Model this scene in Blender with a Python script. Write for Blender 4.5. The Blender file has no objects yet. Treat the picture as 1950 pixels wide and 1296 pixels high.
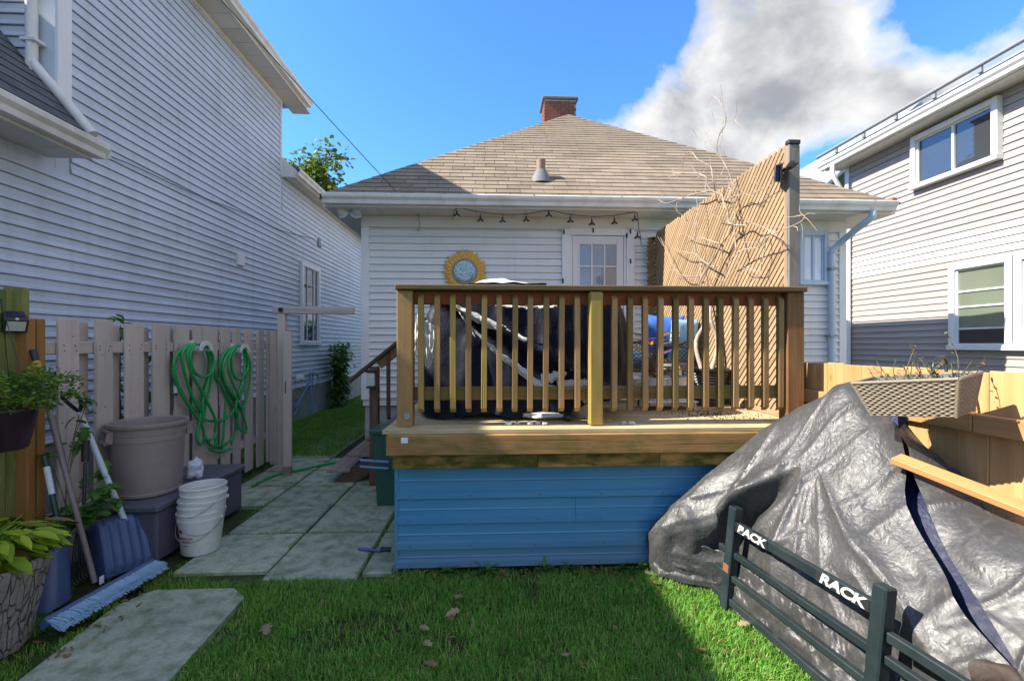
import bpy, bmesh, math, random
import numpy as np
from mathutils import Vector, Matrix, noise as mnoise

R = math.radians
random.seed(7)
SC = bpy.context.scene
COL = SC.collection

# ------------------------------------------------------------------ camera, sky, sun, exposure
YAW = math.atan(.0454)
CAM_H = 1.5
cam_d = bpy.data.cameras.new('camera')
cam = bpy.data.objects.new('camera', cam_d)
COL.objects.link(cam)
cam.location = (0, 0, CAM_H)
cam.rotation_euler = (R(90), 0, -YAW)
cam_d.sensor_width = 36
cam_d.lens = 16.0
cam_d.shift_y = 7 / 1950
cam_d.clip_start = .05
cam_d.clip_end = 2000
SC.camera = cam

SUN_DIR = Vector((1.14, .11, -1.0)).normalized()      # the way the light travels
world = bpy.data.worlds.new('World')
SC.world = world
world.use_nodes = True
sun_d = bpy.data.lights.new('sun', 'SUN')
sun_d.energy = 3.4
sun_d.angle = R(.5)
sun_d.color = (1, .93, .82)
sun_o = bpy.data.objects.new('sun', sun_d)
COL.objects.link(sun_o)
sun_o.location = (-30, 0, 30)
sun_o.rotation_euler = SUN_DIR.to_track_quat('-Z', 'Y').to_euler()
SC.view_settings.view_transform = 'Standard'
SC.view_settings.look = 'None'
SC.view_settings.exposure = 1.80
SC.view_settings.gamma = 1
SC.view_settings.use_curve_mapping = False
SC.cycles.max_bounces = 8
SC.cycles.diffuse_bounces = 4

# ------------------------------------------------------------------ node helpers
class NT:
    def __init__(self, tree):
        self.t = tree
        self.n = tree.nodes
        self.l = tree.links
    def node(self, kind, **kw):
        n = self.n.new(kind)
        for k, v in kw.items():
            setattr(n, k, v)
        return n
    def put(self, sock, val):
        if val is None:
            return
        if isinstance(val, bpy.types.NodeSocket):
            self.l.new(val, sock)
        else:
            if isinstance(val, (tuple, list)) and len(val) == 3 and sock.type == 'RGBA':
                val = (*val, 1)
            sock.default_value = val
    def math(self, op, a, b=None, c=None, clamp=False):
        n = self.node('ShaderNodeMath', operation=op, use_clamp=clamp)
        self.put(n.inputs[0], a); self.put(n.inputs[1], b); self.put(n.inputs[2], c)
        return n.outputs[0]
    def vmath(self, op, a, b=None):
        n = self.node('ShaderNodeVectorMath', operation=op)
        self.put(n.inputs[0], a); self.put(n.inputs[1], b)
        return n.outputs['Value'] if op in ('DOT_PRODUCT', 'LENGTH', 'DISTANCE') else n.outputs[0]
    def mix(self, f, a, b, blend='MIX'):
        n = self.node('ShaderNodeMix', data_type='RGBA', blend_type=blend)
        self.put(n.inputs[0], f); self.put(n.inputs[6], a); self.put(n.inputs[7], b)
        return n.outputs[2]
    def ramp(self, f, stops, interp='LINEAR'):
        n = self.node('ShaderNodeValToRGB')
        n.color_ramp.interpolation = interp
        els = n.color_ramp.elements
        while len(els) < len(stops):
            els.new(.5)
        for e, (p, c) in zip(els, stops):
            e.position = p
            e.color = (c, c, c, 1) if isinstance(c, (int, float)) else (*c, 1)
        self.put(n.inputs[0], f)
        return n.outputs[0]
    def noise(self, vec, scale=5, detail=4, rough=.55, dist=0, out=0):
        n = self.node('ShaderNodeTexNoise')
        self.put(n.inputs['Vector'], vec)
        n.inputs['Scale'].default_value = scale
        n.inputs['Detail'].default_value = detail
        n.inputs['Roughness'].default_value = rough
        n.inputs['Distortion'].default_value = dist
        return n.outputs[out]
    def voro(self, vec, scale=5, feature='F1', rnd=1.0, out='Distance'):
        n = self.node('ShaderNodeTexVoronoi', feature=feature)
        self.put(n.inputs['Vector'], vec)
        n.inputs['Scale'].default_value = scale
        n.inputs['Randomness'].default_value = rnd
        return n.outputs[out]
    def mapping(self, vec, scale=(1, 1, 1), loc=(0, 0, 0), rot=(0, 0, 0)):
        n = self.node('ShaderNodeMapping')
        self.put(n.inputs['Vector'], vec)
        n.inputs['Scale'].default_value = scale
        n.inputs['Location'].default_value = loc
        n.inputs['Rotation'].default_value = rot
        return n.outputs[0]
    def objco(self, scatter=True):
        tc = self.node('ShaderNodeTexCoord').outputs['Object']
        if not scatter:
            return tc
        oi = self.node('ShaderNodeObjectInfo').outputs['Random']
        s = self.math('MULTIPLY', oi, 37.0)
        return self.vmath('ADD', tc, s)
    def rnd(self):
        return self.node('ShaderNodeObjectInfo').outputs['Random']
    def pos(self):
        return self.node('ShaderNodeNewGeometry').outputs['Position']
    def bump(self, h, strength=.3, dist=.01, normal=None):
        n = self.node('ShaderNodeBump')
        n.inputs['Strength'].default_value = strength
        n.inputs['Distance'].default_value = dist
        self.put(n.inputs['Height'], h)
        if normal is not None:
            self.put(n.inputs['Normal'], normal)
        return n.outputs[0]

MAT = {}
def new_mat(name):
    m = bpy.data.materials.new(name)
    m.use_nodes = True
    t = NT(m.node_tree)
    b = m.node_tree.nodes['Principled BSDF']
    MAT[name] = m
    return m, t, b
def setb(t, b, col=None, rough=None, normal=None, metal=None, spec=None, **kw):
    t.put(b.inputs['Base Color'], col)
    t.put(b.inputs['Roughness'], rough)
    t.put(b.inputs['Normal'], normal)
    t.put(b.inputs['Metallic'], metal)
    t.put(b.inputs['Specular IOR Level'], spec)
    for k, v in kw.items():
        t.put(b.inputs[k], v)

def wood(name, c1, c2, moss=0.0, rough=.8, knots=False, grain=26, dark=.55, mossc=(.11, .12, .015), hue=.22, cracks=.35):
    m, t, b = new_mat(name)
    v = t.objco()
    g = t.noise(t.mapping(v, (1.3, grain, grain)), 1.0, 5, .6, .35)
    big = t.noise(t.mapping(v, (1.2, 5, 5)), 1.6, 3)
    col = t.mix(t.ramp(g, [(.3, 0), (.72, 1)]), c1, c2)
    col = t.mix(t.ramp(big, [(.35, 0), (.8, .55)]), col, tuple(x * dark for x in c1))
    cr = t.ramp(t.noise(t.mapping(v, (.9, grain * 1.6, grain * 1.6)), 1.0, 2, .5, .2), [(.30, 1), (.36, 0)])
    col = t.mix(t.math('MULTIPLY', cr, cracks), col, tuple(x * .22 for x in c1))
    if knots:
        kd = t.voro(t.mapping(v, (2.6, 7, 7)), 1.0)
        k = t.ramp(kd, [(.05, 1), (.13, 0)])
        ring = t.ramp(kd, [(.12, 0), (.16, .5), (.22, 0)])
        col = t.mix(ring, col, tuple(x * .7 for x in c1))
        col = t.mix(t.math('MULTIPLY', k, .8), col, tuple(x * .25 for x in c1))
    val = t.math('MULTIPLY_ADD', t.rnd(), 2 * hue, 1 - hue)
    col = t.mix(1.0, col, comb(t, val), 'MULTIPLY')
    if moss:
        mn = t.noise(t.mapping(v, (3, 9, 9)), 1.3, 5, .65)
        f = t.ramp(mn, [(.62 - .3 * moss, 0), (.8 - .25 * moss, 1)])
        col = t.mix(t.math('MULTIPLY', f, min(1, .5 + moss * .5)), col, mossc)
    h = t.math('ADD', g, t.math('MULTIPLY', cr, -.6))
    setb(t, b, col, rough, t.bump(h, .45, .004), spec=.25)
    return m
def comb(t, v):
    n = t.node('ShaderNodeCombineColor')
    for i in range(3):
        t.put(n.inputs[i], v)
    return n.outputs[0]

def paint(name, c, rough=.5, dirt=.25, dirtc=(.16, .15, .13), scale=3.0, bumps=.04, spec=.4, worldco=False, var=.06):
    m, t, b = new_mat(name)
    v = t.pos() if worldco else t.objco()
    n1 = t.noise(t.mapping(v, (scale, scale, scale * .45)), 1.0, 6, .62)
    n2 = t.noise(v, 42, 3)
    val = t.math('MULTIPLY_ADD', t.rnd(), 2 * var, 1 - var)
    col = t.mix(1.0, c, comb(t, val), 'MULTIPLY')
    f = t.ramp(n1, [(.45, 0), (.8, dirt)])
    col = t.mix(f, col, dirtc)
    col = t.mix(t.ramp(n2, [(.62, 0), (.8, dirt * .6)]), col, dirtc)
    setb(t, b, col, rough, t.bump(n2, bumps, .004), spec=spec)
    return m

def plain(name, c, rough=.5, metal=0, spec=.5, var=.3, bump=.1, scale=30):
    m, t, b = new_mat(name)
    v = t.objco()
    n = t.noise(v, scale, 4, .6)
    n2 = t.noise(v, scale * .15, 3)
    col = t.mix(t.ramp(n, [(.3, 0), (.75, var)]), c, tuple(x * .45 for x in c))
    col = t.mix(t.ramp(n2, [(.4, 0), (.8, var)]), col, tuple(min(1, x * .6 + .03) for x in c))
    setb(t, b, col, t.ramp(n2, [(.3, max(.05, rough - .1)), (.8, min(1, rough + .15))]), t.bump(n, bump, .003), metal, spec)
    return m

# ------------------------------------------------------------------ materials
def sidewall(name, c, dirt):
    m, t, b = new_mat(name)
    p = t.pos()
    n1 = t.noise(t.mapping(p, (.9, .9, 2.2)), 1.0, 6, .65)
    st = t.noise(t.mapping(p, (7, 7, .5)), 1.0, 4)
    sp = t.noise(p, 9, 5, .7)
    val = t.math('MULTIPLY_ADD', t.rnd(), .07, .965)
    col = t.mix(1.0, c, comb(t, val), 'MULTIPLY')
    col = t.mix(t.ramp(n1, [(.42, 0), (.75, dirt)]), col, (.30, .29, .27))
    col = t.mix(t.ramp(st, [(.5, 0), (.8, dirt * .7)]), col, (.25, .24, .2))
    col = t.mix(t.ramp(sp, [(.68, 0), (.78, dirt * 1.3)]), col, (.16, .17, .13))
    wob = t.noise(t.mapping(p, (1.2, 1.2, 12)), 1.0, 2)
    fine = t.noise(t.mapping(p, (5, 5, 90)), 1.0, 3)
    hb = t.bump(wob, .25, .02, t.bump(fine, .08, .004))
    setb(t, b, col, .42, hb, spec=.4)
    return m
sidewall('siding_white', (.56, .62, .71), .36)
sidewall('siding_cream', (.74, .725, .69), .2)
sidewall('siding_grey', (.36, .325, .305), .16)
sidewall('siding_bright', (.54, .525, .51), .1)
paint('trim_white', (.74, .74, .73), .45, .25, (.3, .27, .2), 2)
paint('trim_blue_grey', (.52, .60, .68), .5, .2)
paint('gutter_white', (.72, .71, .67), .4, .5, (.34, .26, .15), 4, worldco=True)
paint('soffit', (.66, .645, .60), .55, .3, (.42, .33, .2), 1.5)
paint('brick_red', (.19, .068, .045), .85, .4, (.1, .06, .05), 14, .3)

def concrete(name, c, green):
    m, t, b = new_mat(name)
    v = t.pos()
    n1 = t.noise(v, 2.2, 6, .65)
    n2 = t.noise(v, 60, 4, .7)
    n3 = t.noise(v, 9, 5, .6)
    col = t.mix(t.ramp(n1, [(.3, 0), (.7, 1)]), tuple(x * .8 for x in c), tuple(x * 1.25 for x in c))
    col = t.mix(t.ramp(n3, [(.44, 0), (.74, green)]), col, (.075, .135, .045))
    col = t.mix(t.ramp(n2, [(.42, 0), (.72, .45)]), col, tuple(x * .4 for x in c))
    col = t.mix(1.0, col, comb(t, t.math('MULTIPLY_ADD', t.rnd(), .3, .85)), 'MULTIPLY')
    setb(t, b, col, .8, t.bump(t.math('ADD', n2, t.math('MULTIPLY', n3, 1.5)), .5, .006), spec=.3)
concrete('concrete_slab', (.36, .40, .30), .9)
concrete('foundation', (.38, .38, .36), .25)

def shingle(name, c):
    m, t, b = new_mat(name)
    v = t.pos()
    n1 = t.noise(v, 1.3, 5)
    n2 = t.noise(v, 150, 2, .8)
    n4 = t.noise(t.mapping(v, (5, 1, 1)), 1.4, 4)
    col = t.mix(t.ramp(n1, [(.3, 0), (.7, 1)]), tuple(x * .85 for x in c), tuple(x * 1.12 for x in c))
    col = t.mix(1.0, col, comb(t, t.math('MULTIPLY_ADD', t.rnd(), .36, .82)), 'MULTIPLY')
    col = t.mix(t.ramp(n2, [(.4, 0), (.7, .5)]), col, tuple(x * .4 for x in c))
    col = t.mix(t.ramp(n4, [(.5, 0), (.75, .35)]), col, tuple(x * .5 for x in c))
    setb(t, b, col, .9, t.bump(n2, .4, .004), spec=.2)
shingle('shingle_tan', (.27, .217, .16))
shingle('shingle_dark', (.13, .14, .15))

wood('post_brown', (.14, .07, .03), (.25, .135, .055), .25)
wood('deck_brown', (.20, .115, .045), (.30, .18, .07), .55, hue=.2)
wood('deck_red', (.27, .07, .025), (.38, .115, .04), .1)
wood('deck_moss', (.36, .235, .065), (.46, .31, .09), .5, mossc=(.25, .25, .03))
wood('deck_grey', (.32, .18, .07), (.44, .265, .115), .4, mossc=(.20, .17, .05))
wood('deck_floor', (.42, .33, .18), (.58, .47, .28), .25, mossc=(.16, .18, .05))
wood('deck_fascia', (.31, .16, .055), (.43, .24, .09), .6, mossc=(.13, .115, .025))
wood('deck_beam', (.48, .24, .06), (.58, .32, .09), .9, mossc=(.055, .065, .010))
wood('rail_cap', (.10, .06, .028), (.17, .11, .05), .5, mossc=(.07, .085, .02))
wood('stair_brown', (.10, .06, .035), (.16, .10, .06), .1)
wood('step_grey', (.22, .17, .14), (.30, .24, .20), .12)
wood('cedar_new', (.43, .235, .09), (.56, .33, .145), .0, .7, True, 22, .8, hue=.14, cracks=.12)
wood('lumber', (.46, .225, .08), (.56, .30, .12), .0, .65, False, 30, .85, hue=.05, cracks=.1)
wood('picket', (.50, .425, .37), (.59, .505, .44), .06, .75, False, 14, .85, (.2, .2, .15), hue=.08, cracks=.25)
wood('green_board', (.17, .18, .05), (.25, .25, .08), .6, mossc=(.09, .13, .03))
wood('orange_post', (.33, .15, .045), (.42, .21, .07), .1)
wood('lattice', (.34, .225, .125), (.44, .305, .18), .12, hue=.16, mossc=(.25, .24, .08))
wood('post_grey', (.27, .225, .185), (.42, .365, .31), .12, mossc=(.05, .05, .03), cracks=.6)
wood('bark', (.12, .09, .06), (.22, .17, .12), .15)
wood('twig', (.36, .28, .20), (.58, .49, .40), 0)

def metalpaint():
    m, t, b = new_mat('blue_metal')
    v = t.pos()
    n1 = t.noise(t.mapping(v, (1.2, 1.2, 4)), 1.2, 5)
    n2 = t.noise(v, 70, 3)
    col = t.mix(t.ramp(n1, [(.3, 0), (.75, 1)]), (.055, .225, .385), (.08, .26, .41))
    z = t.node('ShaderNodeSeparateXYZ')
    t.put(z.inputs[0], v)
    splash = t.math('MULTIPLY', t.ramp(z.outputs[2], [(.0, 1), (.28, 0)]), t.ramp(n1, [(.2, .3), (.7, .9)]))
    col = t.mix(splash, col, (.14, .17, .18))
    col = t.mix(t.ramp(n2, [(.68, 0), (.76, .35)]), col, (.3, .34, .36))
    setb(t, b, col, .38, t.bump(t.noise(t.mapping(v, (2, 2, 9)), 1.5, 2), .15, .02), spec=.5)
metalpaint()

def tarpmat(name, c, rough, fine=1.0, dustf=.4, spec=.5):
    m, t, b = new_mat(name)
    v = t.pos()
    warp = t.noise(v, 5, 3, out=1)
    vv = t.vmath('ADD', v, t.vmath('MULTIPLY', warp, (.09, .09, .09)))
    a = t.voro(t.mapping(vv, (62, 62, 34)), 1.0, 'SMOOTH_F1')
    a2 = t.voro(t.mapping(vv, (140, 120, 80), rot=(.3, .5, .2)), 1.0, 'SMOOTH_F1')
    n = t.noise(v, 26, 6, .6, .9)
    n2 = t.noise(v, 1.6, 4)
    h = t.math('ADD', t.math('MULTIPLY', a, 1.0), t.math('ADD', t.math('MULTIPLY', n, 1.5), t.math('MULTIPLY', a2, .4)))
    h = t.math('MULTIPLY', h, t.ramp(n2, [(.36, .22), (.62, 1.1)]))
    weave = t.noise(v, 220, 2)
    col = t.mix(t.ramp(n2, [(.35, 0), (.7, 1)]), tuple(x * .7 for x in c), tuple(x * 1.3 for x in c))
    dust = t.ramp(n, [(.5, 0), (.78, dustf)])
    col = t.mix(dust, col, (.15, .14, .125))
    setb(t, b, col, t.ramp(n, [(.3, rough - .08), (.75, rough + .16)]), t.bump(h, .5 * fine, .006, t.bump(weave, .12, .002)), spec=spec)
tarpmat('tarp_grey', (.052, .052, .052), .43, 1.0, .3)
tarpmat('tarp_blue', (.001, .006, .045), .6, 1, .05)
tarpmat('tarp_brown', (.04, .024, .016), .7, 1, .1)
tarpmat('cover_black', (.006, .008, .022), .6, .6, .0, .25)
tarpmat('sheen_and_sheet', (.70, .70, .68), .6, .8, .15)  # pale colour painting the cover's highlights and sheen, also the loose sheeting

def grassmat(name, c1, c2, dry):
    m, t, b = new_mat(name)
    v = t.pos()
    at = t.node('ShaderNodeAttribute', attribute_name='tone').outputs['Fac']
    big = t.noise(v, 3.5, 4)
    col = t.mix(at, c1, c2)
    col = t.mix(t.ramp(at, [(.91, 0), (.93, 1)]), col, dry)
    col = t.mix(t.ramp(big, [(.35, 0), (.7, .5)]), col, tuple(x * .6 for x in c1))
    setb(t, b, col, .5, spec=.35)
    tr = t.node('ShaderNodeBsdfTranslucent')
    t.put(tr.inputs[0], t.mix(.5, col, (.16, .26, .02)))
    mx = t.node('ShaderNodeMixShader')
    mx.inputs[0].default_value = .35
    t.l.new(b.outputs[0], mx.inputs[1]); t.l.new(tr.outputs[0], mx.inputs[2])
    t.l.new(mx.outputs[0], t.n['Material Output'].inputs[0])
grassmat('grass', (.10, .30, .03), (.27, .54, .075), (.55, .46, .20))
grassmat('leaf_green', (.055, .17, .03), (.13, .30, .055), (.10, .2, .04))
grassmat('leaf_tree', (.07, .13, .014), (.20, .26, .03), (.34, .28, .03))
grassmat('leaf_hosta', (.22, .38, .02), (.52, .62, .04), (.55, .38, .06))
grassmat('leaf_basket', (.06, .14, .012), (.22, .36, .035), (.24, .10, .04))
grassmat('leaf_dry', (.20, .10, .04), (.45, .30, .13), (.5, .4, .25))
grassmat('leaf_orange', (.55, .12, .012), (.70, .42, .015), (.06, .06, .25))

def soilmat():
    m, t, b = new_mat('soil')
    v = t.pos()
    n = t.noise(v, 14, 6, .7)
    n2 = t.noise(v, 1.2, 4)
    n3 = t.noise(v, 80, 3, .7)
    col = t.mix(t.ramp(n, [(.35, 0), (.65, 1)]), (.035, .03, .02), (.085, .075, .05))
    col = t.mix(t.ramp(n2, [(.35, 0), (.6, .75)]), col, (.055, .12, .022))
    setb(t, b, col, .95, t.bump(t.math('ADD', n, n3), .8, .02), spec=.1)
soilmat()

def glassmat(name, c, rough=.03):
    m, t, b = new_mat(name)
    v = t.objco()
    n = t.noise(v, 1.5, 3)
    setb(t, b, t.mix(n, c, tuple(x * 1.6 for x in c)), rough, t.bump(n, .03, .01), spec=1.0)
    b.inputs['Coat Weight'].default_value = .6
    b.inputs['Coat Roughness'].default_value = .02
glassmat('glass_dark', (.03, .035, .04))
glassmat('glass_blue', (.02, .04, .10))
glassmat('glass_door', (.16, .18, .2), .06)
glassmat('glass_curtain', (.105, .125, .09), .08)
glassmat('glass_pale', (.42, .52, .6), .1)

plain('black_metal', (.016, .026, .028), .38, .0, .5, .35, .08, 40)
plain('black_plastic', (.02, .02, .022), .45)
plain('solar_panel', (.008, .014, .05), .15)
plain('lamp_glass', (.6, .6, .55), .2)
plain('hose_green', (.015, .34, .08), .32, bump=.05)
plain('letter_white', (.56, .56, .54), .5)
plain('white_plastic', (.74, .73, .70), .4, var=.2)
plain('bucket_white', (.72, .71, .67), .38, var=.25, scale=18)
plain('red_print', (.38, .03, .03), .6)
plain('can_grey', (.32, .26, .24), .48, var=.3, scale=18, bump=.06)
plain('box_charcoal', (.10, .10, .135), .5, var=.25, scale=60, bump=.25)
plain('shovel_blue', (.065, .115, .26), .42, var=.4, scale=22)
plain('shovel_handle', (.55, .68, .74), .35, var=.15)
plain('pole_brown', (.22, .18, .18), .4)
plain('pole_green', (.015, .06, .05), .4)
plain('bristle_blue', (.42, .68, .88), .6, var=.3)
plain('grip_yellow', (.72, .34, .02), .4)
plain('bin_green', (.012, .08, .055), .4)
plain('tube_blue', (.14, .30, .5), .4)
plain('pot_white', (.72, .70, .66), .35, var=.15)
plain('pot_black', (.03, .03, .034), .4)
plain('pot_grey', (.30, .31, .30), .5)
plain('pot_beige', (.50, .42, .32), .6)
plain('pot_purple', (.035, .012, .025), .4)
plain('pot_soil', (.03, .022, .015), .95, bump=.6, scale=60)
plain('cushion_blue', (.035, .13, .45), .85, bump=.2, scale=120)
plain('cushion_pale', (.28, .52, .74), .85, bump=.2, scale=120)
plain('wicker_dark', (.03, .028, .03), .5)
plain('wicker', (.235, .19, .135), .55, var=.4, scale=50)
plain('liner_grey', (.20, .21, .22), .5)
plain('petal', (.80, .40, .015), .4, 0.0, .6, .5, .15, 22)
plain('vent_grey', (.17, .17, .175), .7)
plain('mortar', (.20, .17, .145), .9)
plain('galvanised', (.32, .325, .33), .5, .4)
plain('vent_rust', (.26, .17, .12), .6)
plain('copper', (.45, .16, .06), .5)
plain('cable', (.025, .025, .028), .5)
plain('rust', (.20, .075, .03), .85)
plain('curtain', (.42, .47, .36), .9)
plain('foam', (.62, .62, .60), .8)
plain('stone', (.55, .52, .46), .85, bump=.5)
plain('bag_white', (.72, .76, .82), .3)
plain('paper', (.74, .80, .86), .6)
plain('roof_metal', (.42, .46, .50), .45, .3)
def mirrormat():
    m, t, b = new_mat('mosaic_mirror')
    v = t.objco(False)
    e = t.voro(t.mapping(v, (55, 55, 55)), 1.0, 'DISTANCE_TO_EDGE')
    c = t.voro(t.mapping(v, (55, 55, 55)), 1.0, 'F1', out='Color')
    col = t.mix(t.ramp(e, [(.03, 0), (.12, 1)]), (.05, .07, .08), t.mix(.12, (.42, .52, .54), c))
    setb(t, b, col, .3, t.bump(e, .5, .004), .5)
mirrormat()
def logmat():
    m, t, b = new_mat('log_planter')
    v = t.objco(False)
    w = t.vmath('ADD', v, t.vmath('MULTIPLY', t.noise(v, 6, 3, out=1), (.03, .03, .08)))
    e = t.voro(t.mapping(w, (34, 34, 5)), 1.0, 'DISTANCE_TO_EDGE')
    fine = t.noise(t.mapping(v, (70, 70, 60)), 1.0, 5, .7)
    col = t.mix(t.ramp(fine, [(.3, 0), (.7, 1)]), (.21, .185, .17), (.36, .33, .31))
    col = t.mix(t.ramp(e, [(.0, .85), (.05, 0)]), col, (.025, .02, .02))
    col = t.mix(t.ramp(t.noise(v, 3.5, 4), [(.5, 0), (.75, .5)]), col, (.08, .07, .06))
    setb(t, b, col, .85, t.bump(t.math('ADD', t.ramp(e, [(0, 0), (.06, 1)]), t.math('MULTIPLY', fine, .5)), .8, .012), spec=.2)
logmat()

# ------------------------------------------------------------------ geometry helpers
F_, CU, CV = 867.0, 975.0, 655.0
SN, CS = math.sin(YAW), math.cos(YAW)
def _ray(u, v):
    dx = (u - CU) / F_
    return Vector((SN + dx * CS, CS - dx * SN, -(v - CV) / F_))
def gy(u, v, Y):
    r = _ray(u, v); t = Y / r.y
    return Vector((r.x * t, Y, CAM_H + r.z * t))
def gx(u, v, X):
    r = _ray(u, v); t = X / r.x
    return Vector((X, r.y * t, CAM_H + r.z * t))
def gz(u, v, Z):
    r = _ray(u, v); t = (Z - CAM_H) / r.z
    return Vector((r.x * t, r.y * t, Z))

ORG = {}
WM = {}
def link(name, me, parent=None, loc=(0, 0, 0), rot=None, mat=None):
    """one object; loc/rot are in world space"""
    o = bpy.data.objects.new(name, me)
    COL.objects.link(o)
    loc = Vector(loc)
    ORG[o] = loc.copy()
    w = Matrix.Translation(loc)
    if rot is not None: w = w @ rot.to_4x4()
    WM[o] = w
    if parent is not None:
        o.parent = parent
        w = WM[parent].inverted() @ w
    o.matrix_basis = w
    if mat and me is not None and not me.materials:
        me.materials.append(MAT[mat])
    return o
def tag(o, label=None, cat=None, group=None, kind=None):
    if label: o['label'] = label
    if cat: o['category'] = cat
    if group: o['group'] = group
    if kind: o['kind'] = kind
    return o
def thing(name, label, cat, loc, group=None):
    return tag(link(name, None, None, loc), label, cat, group)

def finish(me, smooth):
    if smooth:
        me.shade_smooth()
        me.set_sharp_from_angle(angle=R(smooth))
    return me

class MB:
    def __init__(s):
        s.v = []; s.f = []; s.mi = []
    def add(s, vs, fs, mi=0):
        k = len(s.v)
        s.v += [tuple(p) for p in vs]
        s.f += [tuple(i + k for i in f) for f in fs]
        s.mi += [mi] * len(fs)
        return s
    def box(s, lo, hi, mi=0, c=.003):
        (x0, y0, z0), (x1, y1, z1) = lo, hi
        x0, x1 = sorted((x0, x1)); y0, y1 = sorted((y0, y1)); z0, z1 = sorted((z0, z1))
        c = min(c, (x1 - x0) * .25, (y1 - y0) * .25, (z1 - z0) * .25)
        vs = []; idx = {}
        for i, x in enumerate((x0, x1)):
            for j, y in enumerate((y0, y1)):
                for k, z in enumerate((z0, z1)):
                    sx, sy, sz = (1, -1)[i], (1, -1)[j], (1, -1)[k]
                    for a in range(3):
                        p = [x, y, z]
                        for q, sg in enumerate((sx, sy, sz)):
                            if q != a: p[q] += sg * c
                        idx[i, j, k, a] = len(vs); vs.append(p)
        fs = []
        def g(a, l):
            return [idx[(*t, a)] for t in l]
        fs += [g(0, [(0, 0, 0), (0, 0, 1), (0, 1, 1), (0, 1, 0)]), g(0, [(1, 0, 0), (1, 1, 0), (1, 1, 1), (1, 0, 1)]),
               g(1, [(0, 0, 0), (1, 0, 0), (1, 0, 1), (0, 0, 1)]), g(1, [(0, 1, 0), (0, 1, 1), (1, 1, 1), (1, 1, 0)]),
               g(2, [(0, 0, 0), (0, 1, 0), (1, 1, 0), (1, 0, 0)]), g(2, [(0, 0, 1), (1, 0, 1), (1, 1, 1), (0, 1, 1)])]
        E = [(0, 1)]
        for i in (0, 1):
            for j in (0, 1):
                fs.append([idx[i, j, 0, 0], idx[i, j, 1, 0], idx[i, j, 1, 1], idx[i, j, 0, 1]])
                fs.append([idx[i, 0, j, 0], idx[i, 1, j, 0], idx[i, 1, j, 2], idx[i, 0, j, 2]])
                fs.append([idx[0, i, j, 1], idx[1, i, j, 1], idx[1, i, j, 2], idx[0, i, j, 2]])
                for k in (0, 1):
                    fs.append([idx[i, j, k, 0], idx[i, j, k, 1], idx[i, j, k, 2]])
        return s.add(vs, fs, mi)
    def prism(s, poly, axis, a, b, mi=0):
        """poly: 2-D outline in the other two axes (cyclic order), from a to b along axis"""
        n = len(poly); vs = []
        for w in (a, b):
            for p in poly:
                q = [0, 0, 0]
                q[axis] = w; o = [i for i in range(3) if i != axis]
                q[o[0]], q[o[1]] = p
                vs.append(q)
        fs = [list(range(n))[::-1], list(range(n, 2 * n))]
        fs += [[i, (i + 1) % n, n + (i + 1) % n, n + i] for i in range(n)]
        return s.add(vs, fs, mi)
    def tube(s, pts, r, n=8, mi=0, smooth=0, cap=True):
        pts = [Vector(p) for p in pts]
        if smooth:
            pts = catmull(pts, smooth)
        m = len(pts)
        rr = r if callable(r) else (lambda t: r)
        t0 = (pts[1] - pts[0]).normalized()
        nrm = t0.orthogonal().normalized()
        vs = []
        for i, p in enumerate(pts):
            a = pts[max(0, i - 1)]; b = pts[min(m - 1, i + 1)]
            t = (b - a)
            t = t.normalized() if t.length > 1e-9 else t0
            nrm = (nrm - t * nrm.dot(t))
            nrm = nrm.normalized() if nrm.length > 1e-6 else t.orthogonal().normalized()
            bi = t.cross(nrm)
            q = rr(i / (m - 1))
            for k in range(n):
                an = 2 * math.pi * k / n
                vs.append(p + (nrm * math.cos(an) + bi * math.sin(an)) * q)
        fs = []
        for i in range(m - 1):
            for k in range(n):
                fs.append([i * n + k, i * n + (k + 1) % n, (i + 1) * n + (k + 1) % n, (i + 1) * n + k])
        if cap:
            fs.append(list(range(n))[::-1]); fs.append([(m - 1) * n + k for k in range(n)])
        return s.add(vs, fs, mi)
    def lathe(s, prof, c, n=28, mi=0, sx=1, sy=1, tilt=None):
        c = Vector(c); vs = []; m = len(prof)
        for (r, z) in prof:
            for k in range(n):
                a = 2 * math.pi * k / n
                p = Vector((r * math.cos(a) * sx, r * math.sin(a) * sy, z))
                if tilt is not None: p = tilt @ p
                vs.append(c + p)
        fs = []
        for i in range(m - 1):
            for k in range(n):
                fs.append([i * n + k, i * n + (k + 1) % n, (i + 1) * n + (k + 1) % n, (i + 1) * n + k])
        if prof[0][0] > 1e-6: fs.append(list(range(n))[::-1])
        if prof[-1][0] > 1e-6: fs.append([(m - 1) * n + k for k in range(n)])
        return s.add(vs, fs, mi)
    def build(s, name, mats, parent=None, smooth=0, loc=None):
        v = np.array(s.v, dtype=np.float64)
        o = Vector(((v.min(0) + v.max(0)) / 2)) if loc is None else Vector(loc)
        me = bpy.data.meshes.new(name)
        me.from_pydata([tuple(p) for p in (v - np.array(o))], [], s.f)
        if isinstance(mats, str): mats = [mats]
        for q in mats: me.materials.append(MAT[q])
        if len(mats) > 1:
            me.polygons.foreach_set('material_index', s.mi)
        bm = bmesh.new(); bm.from_mesh(me)
        bmesh.ops.recalc_face_normals(bm, faces=bm.faces)
        bm.to_mesh(me); bm.free()
        finish(me, smooth)
        return link(name, me, parent, o)

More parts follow.
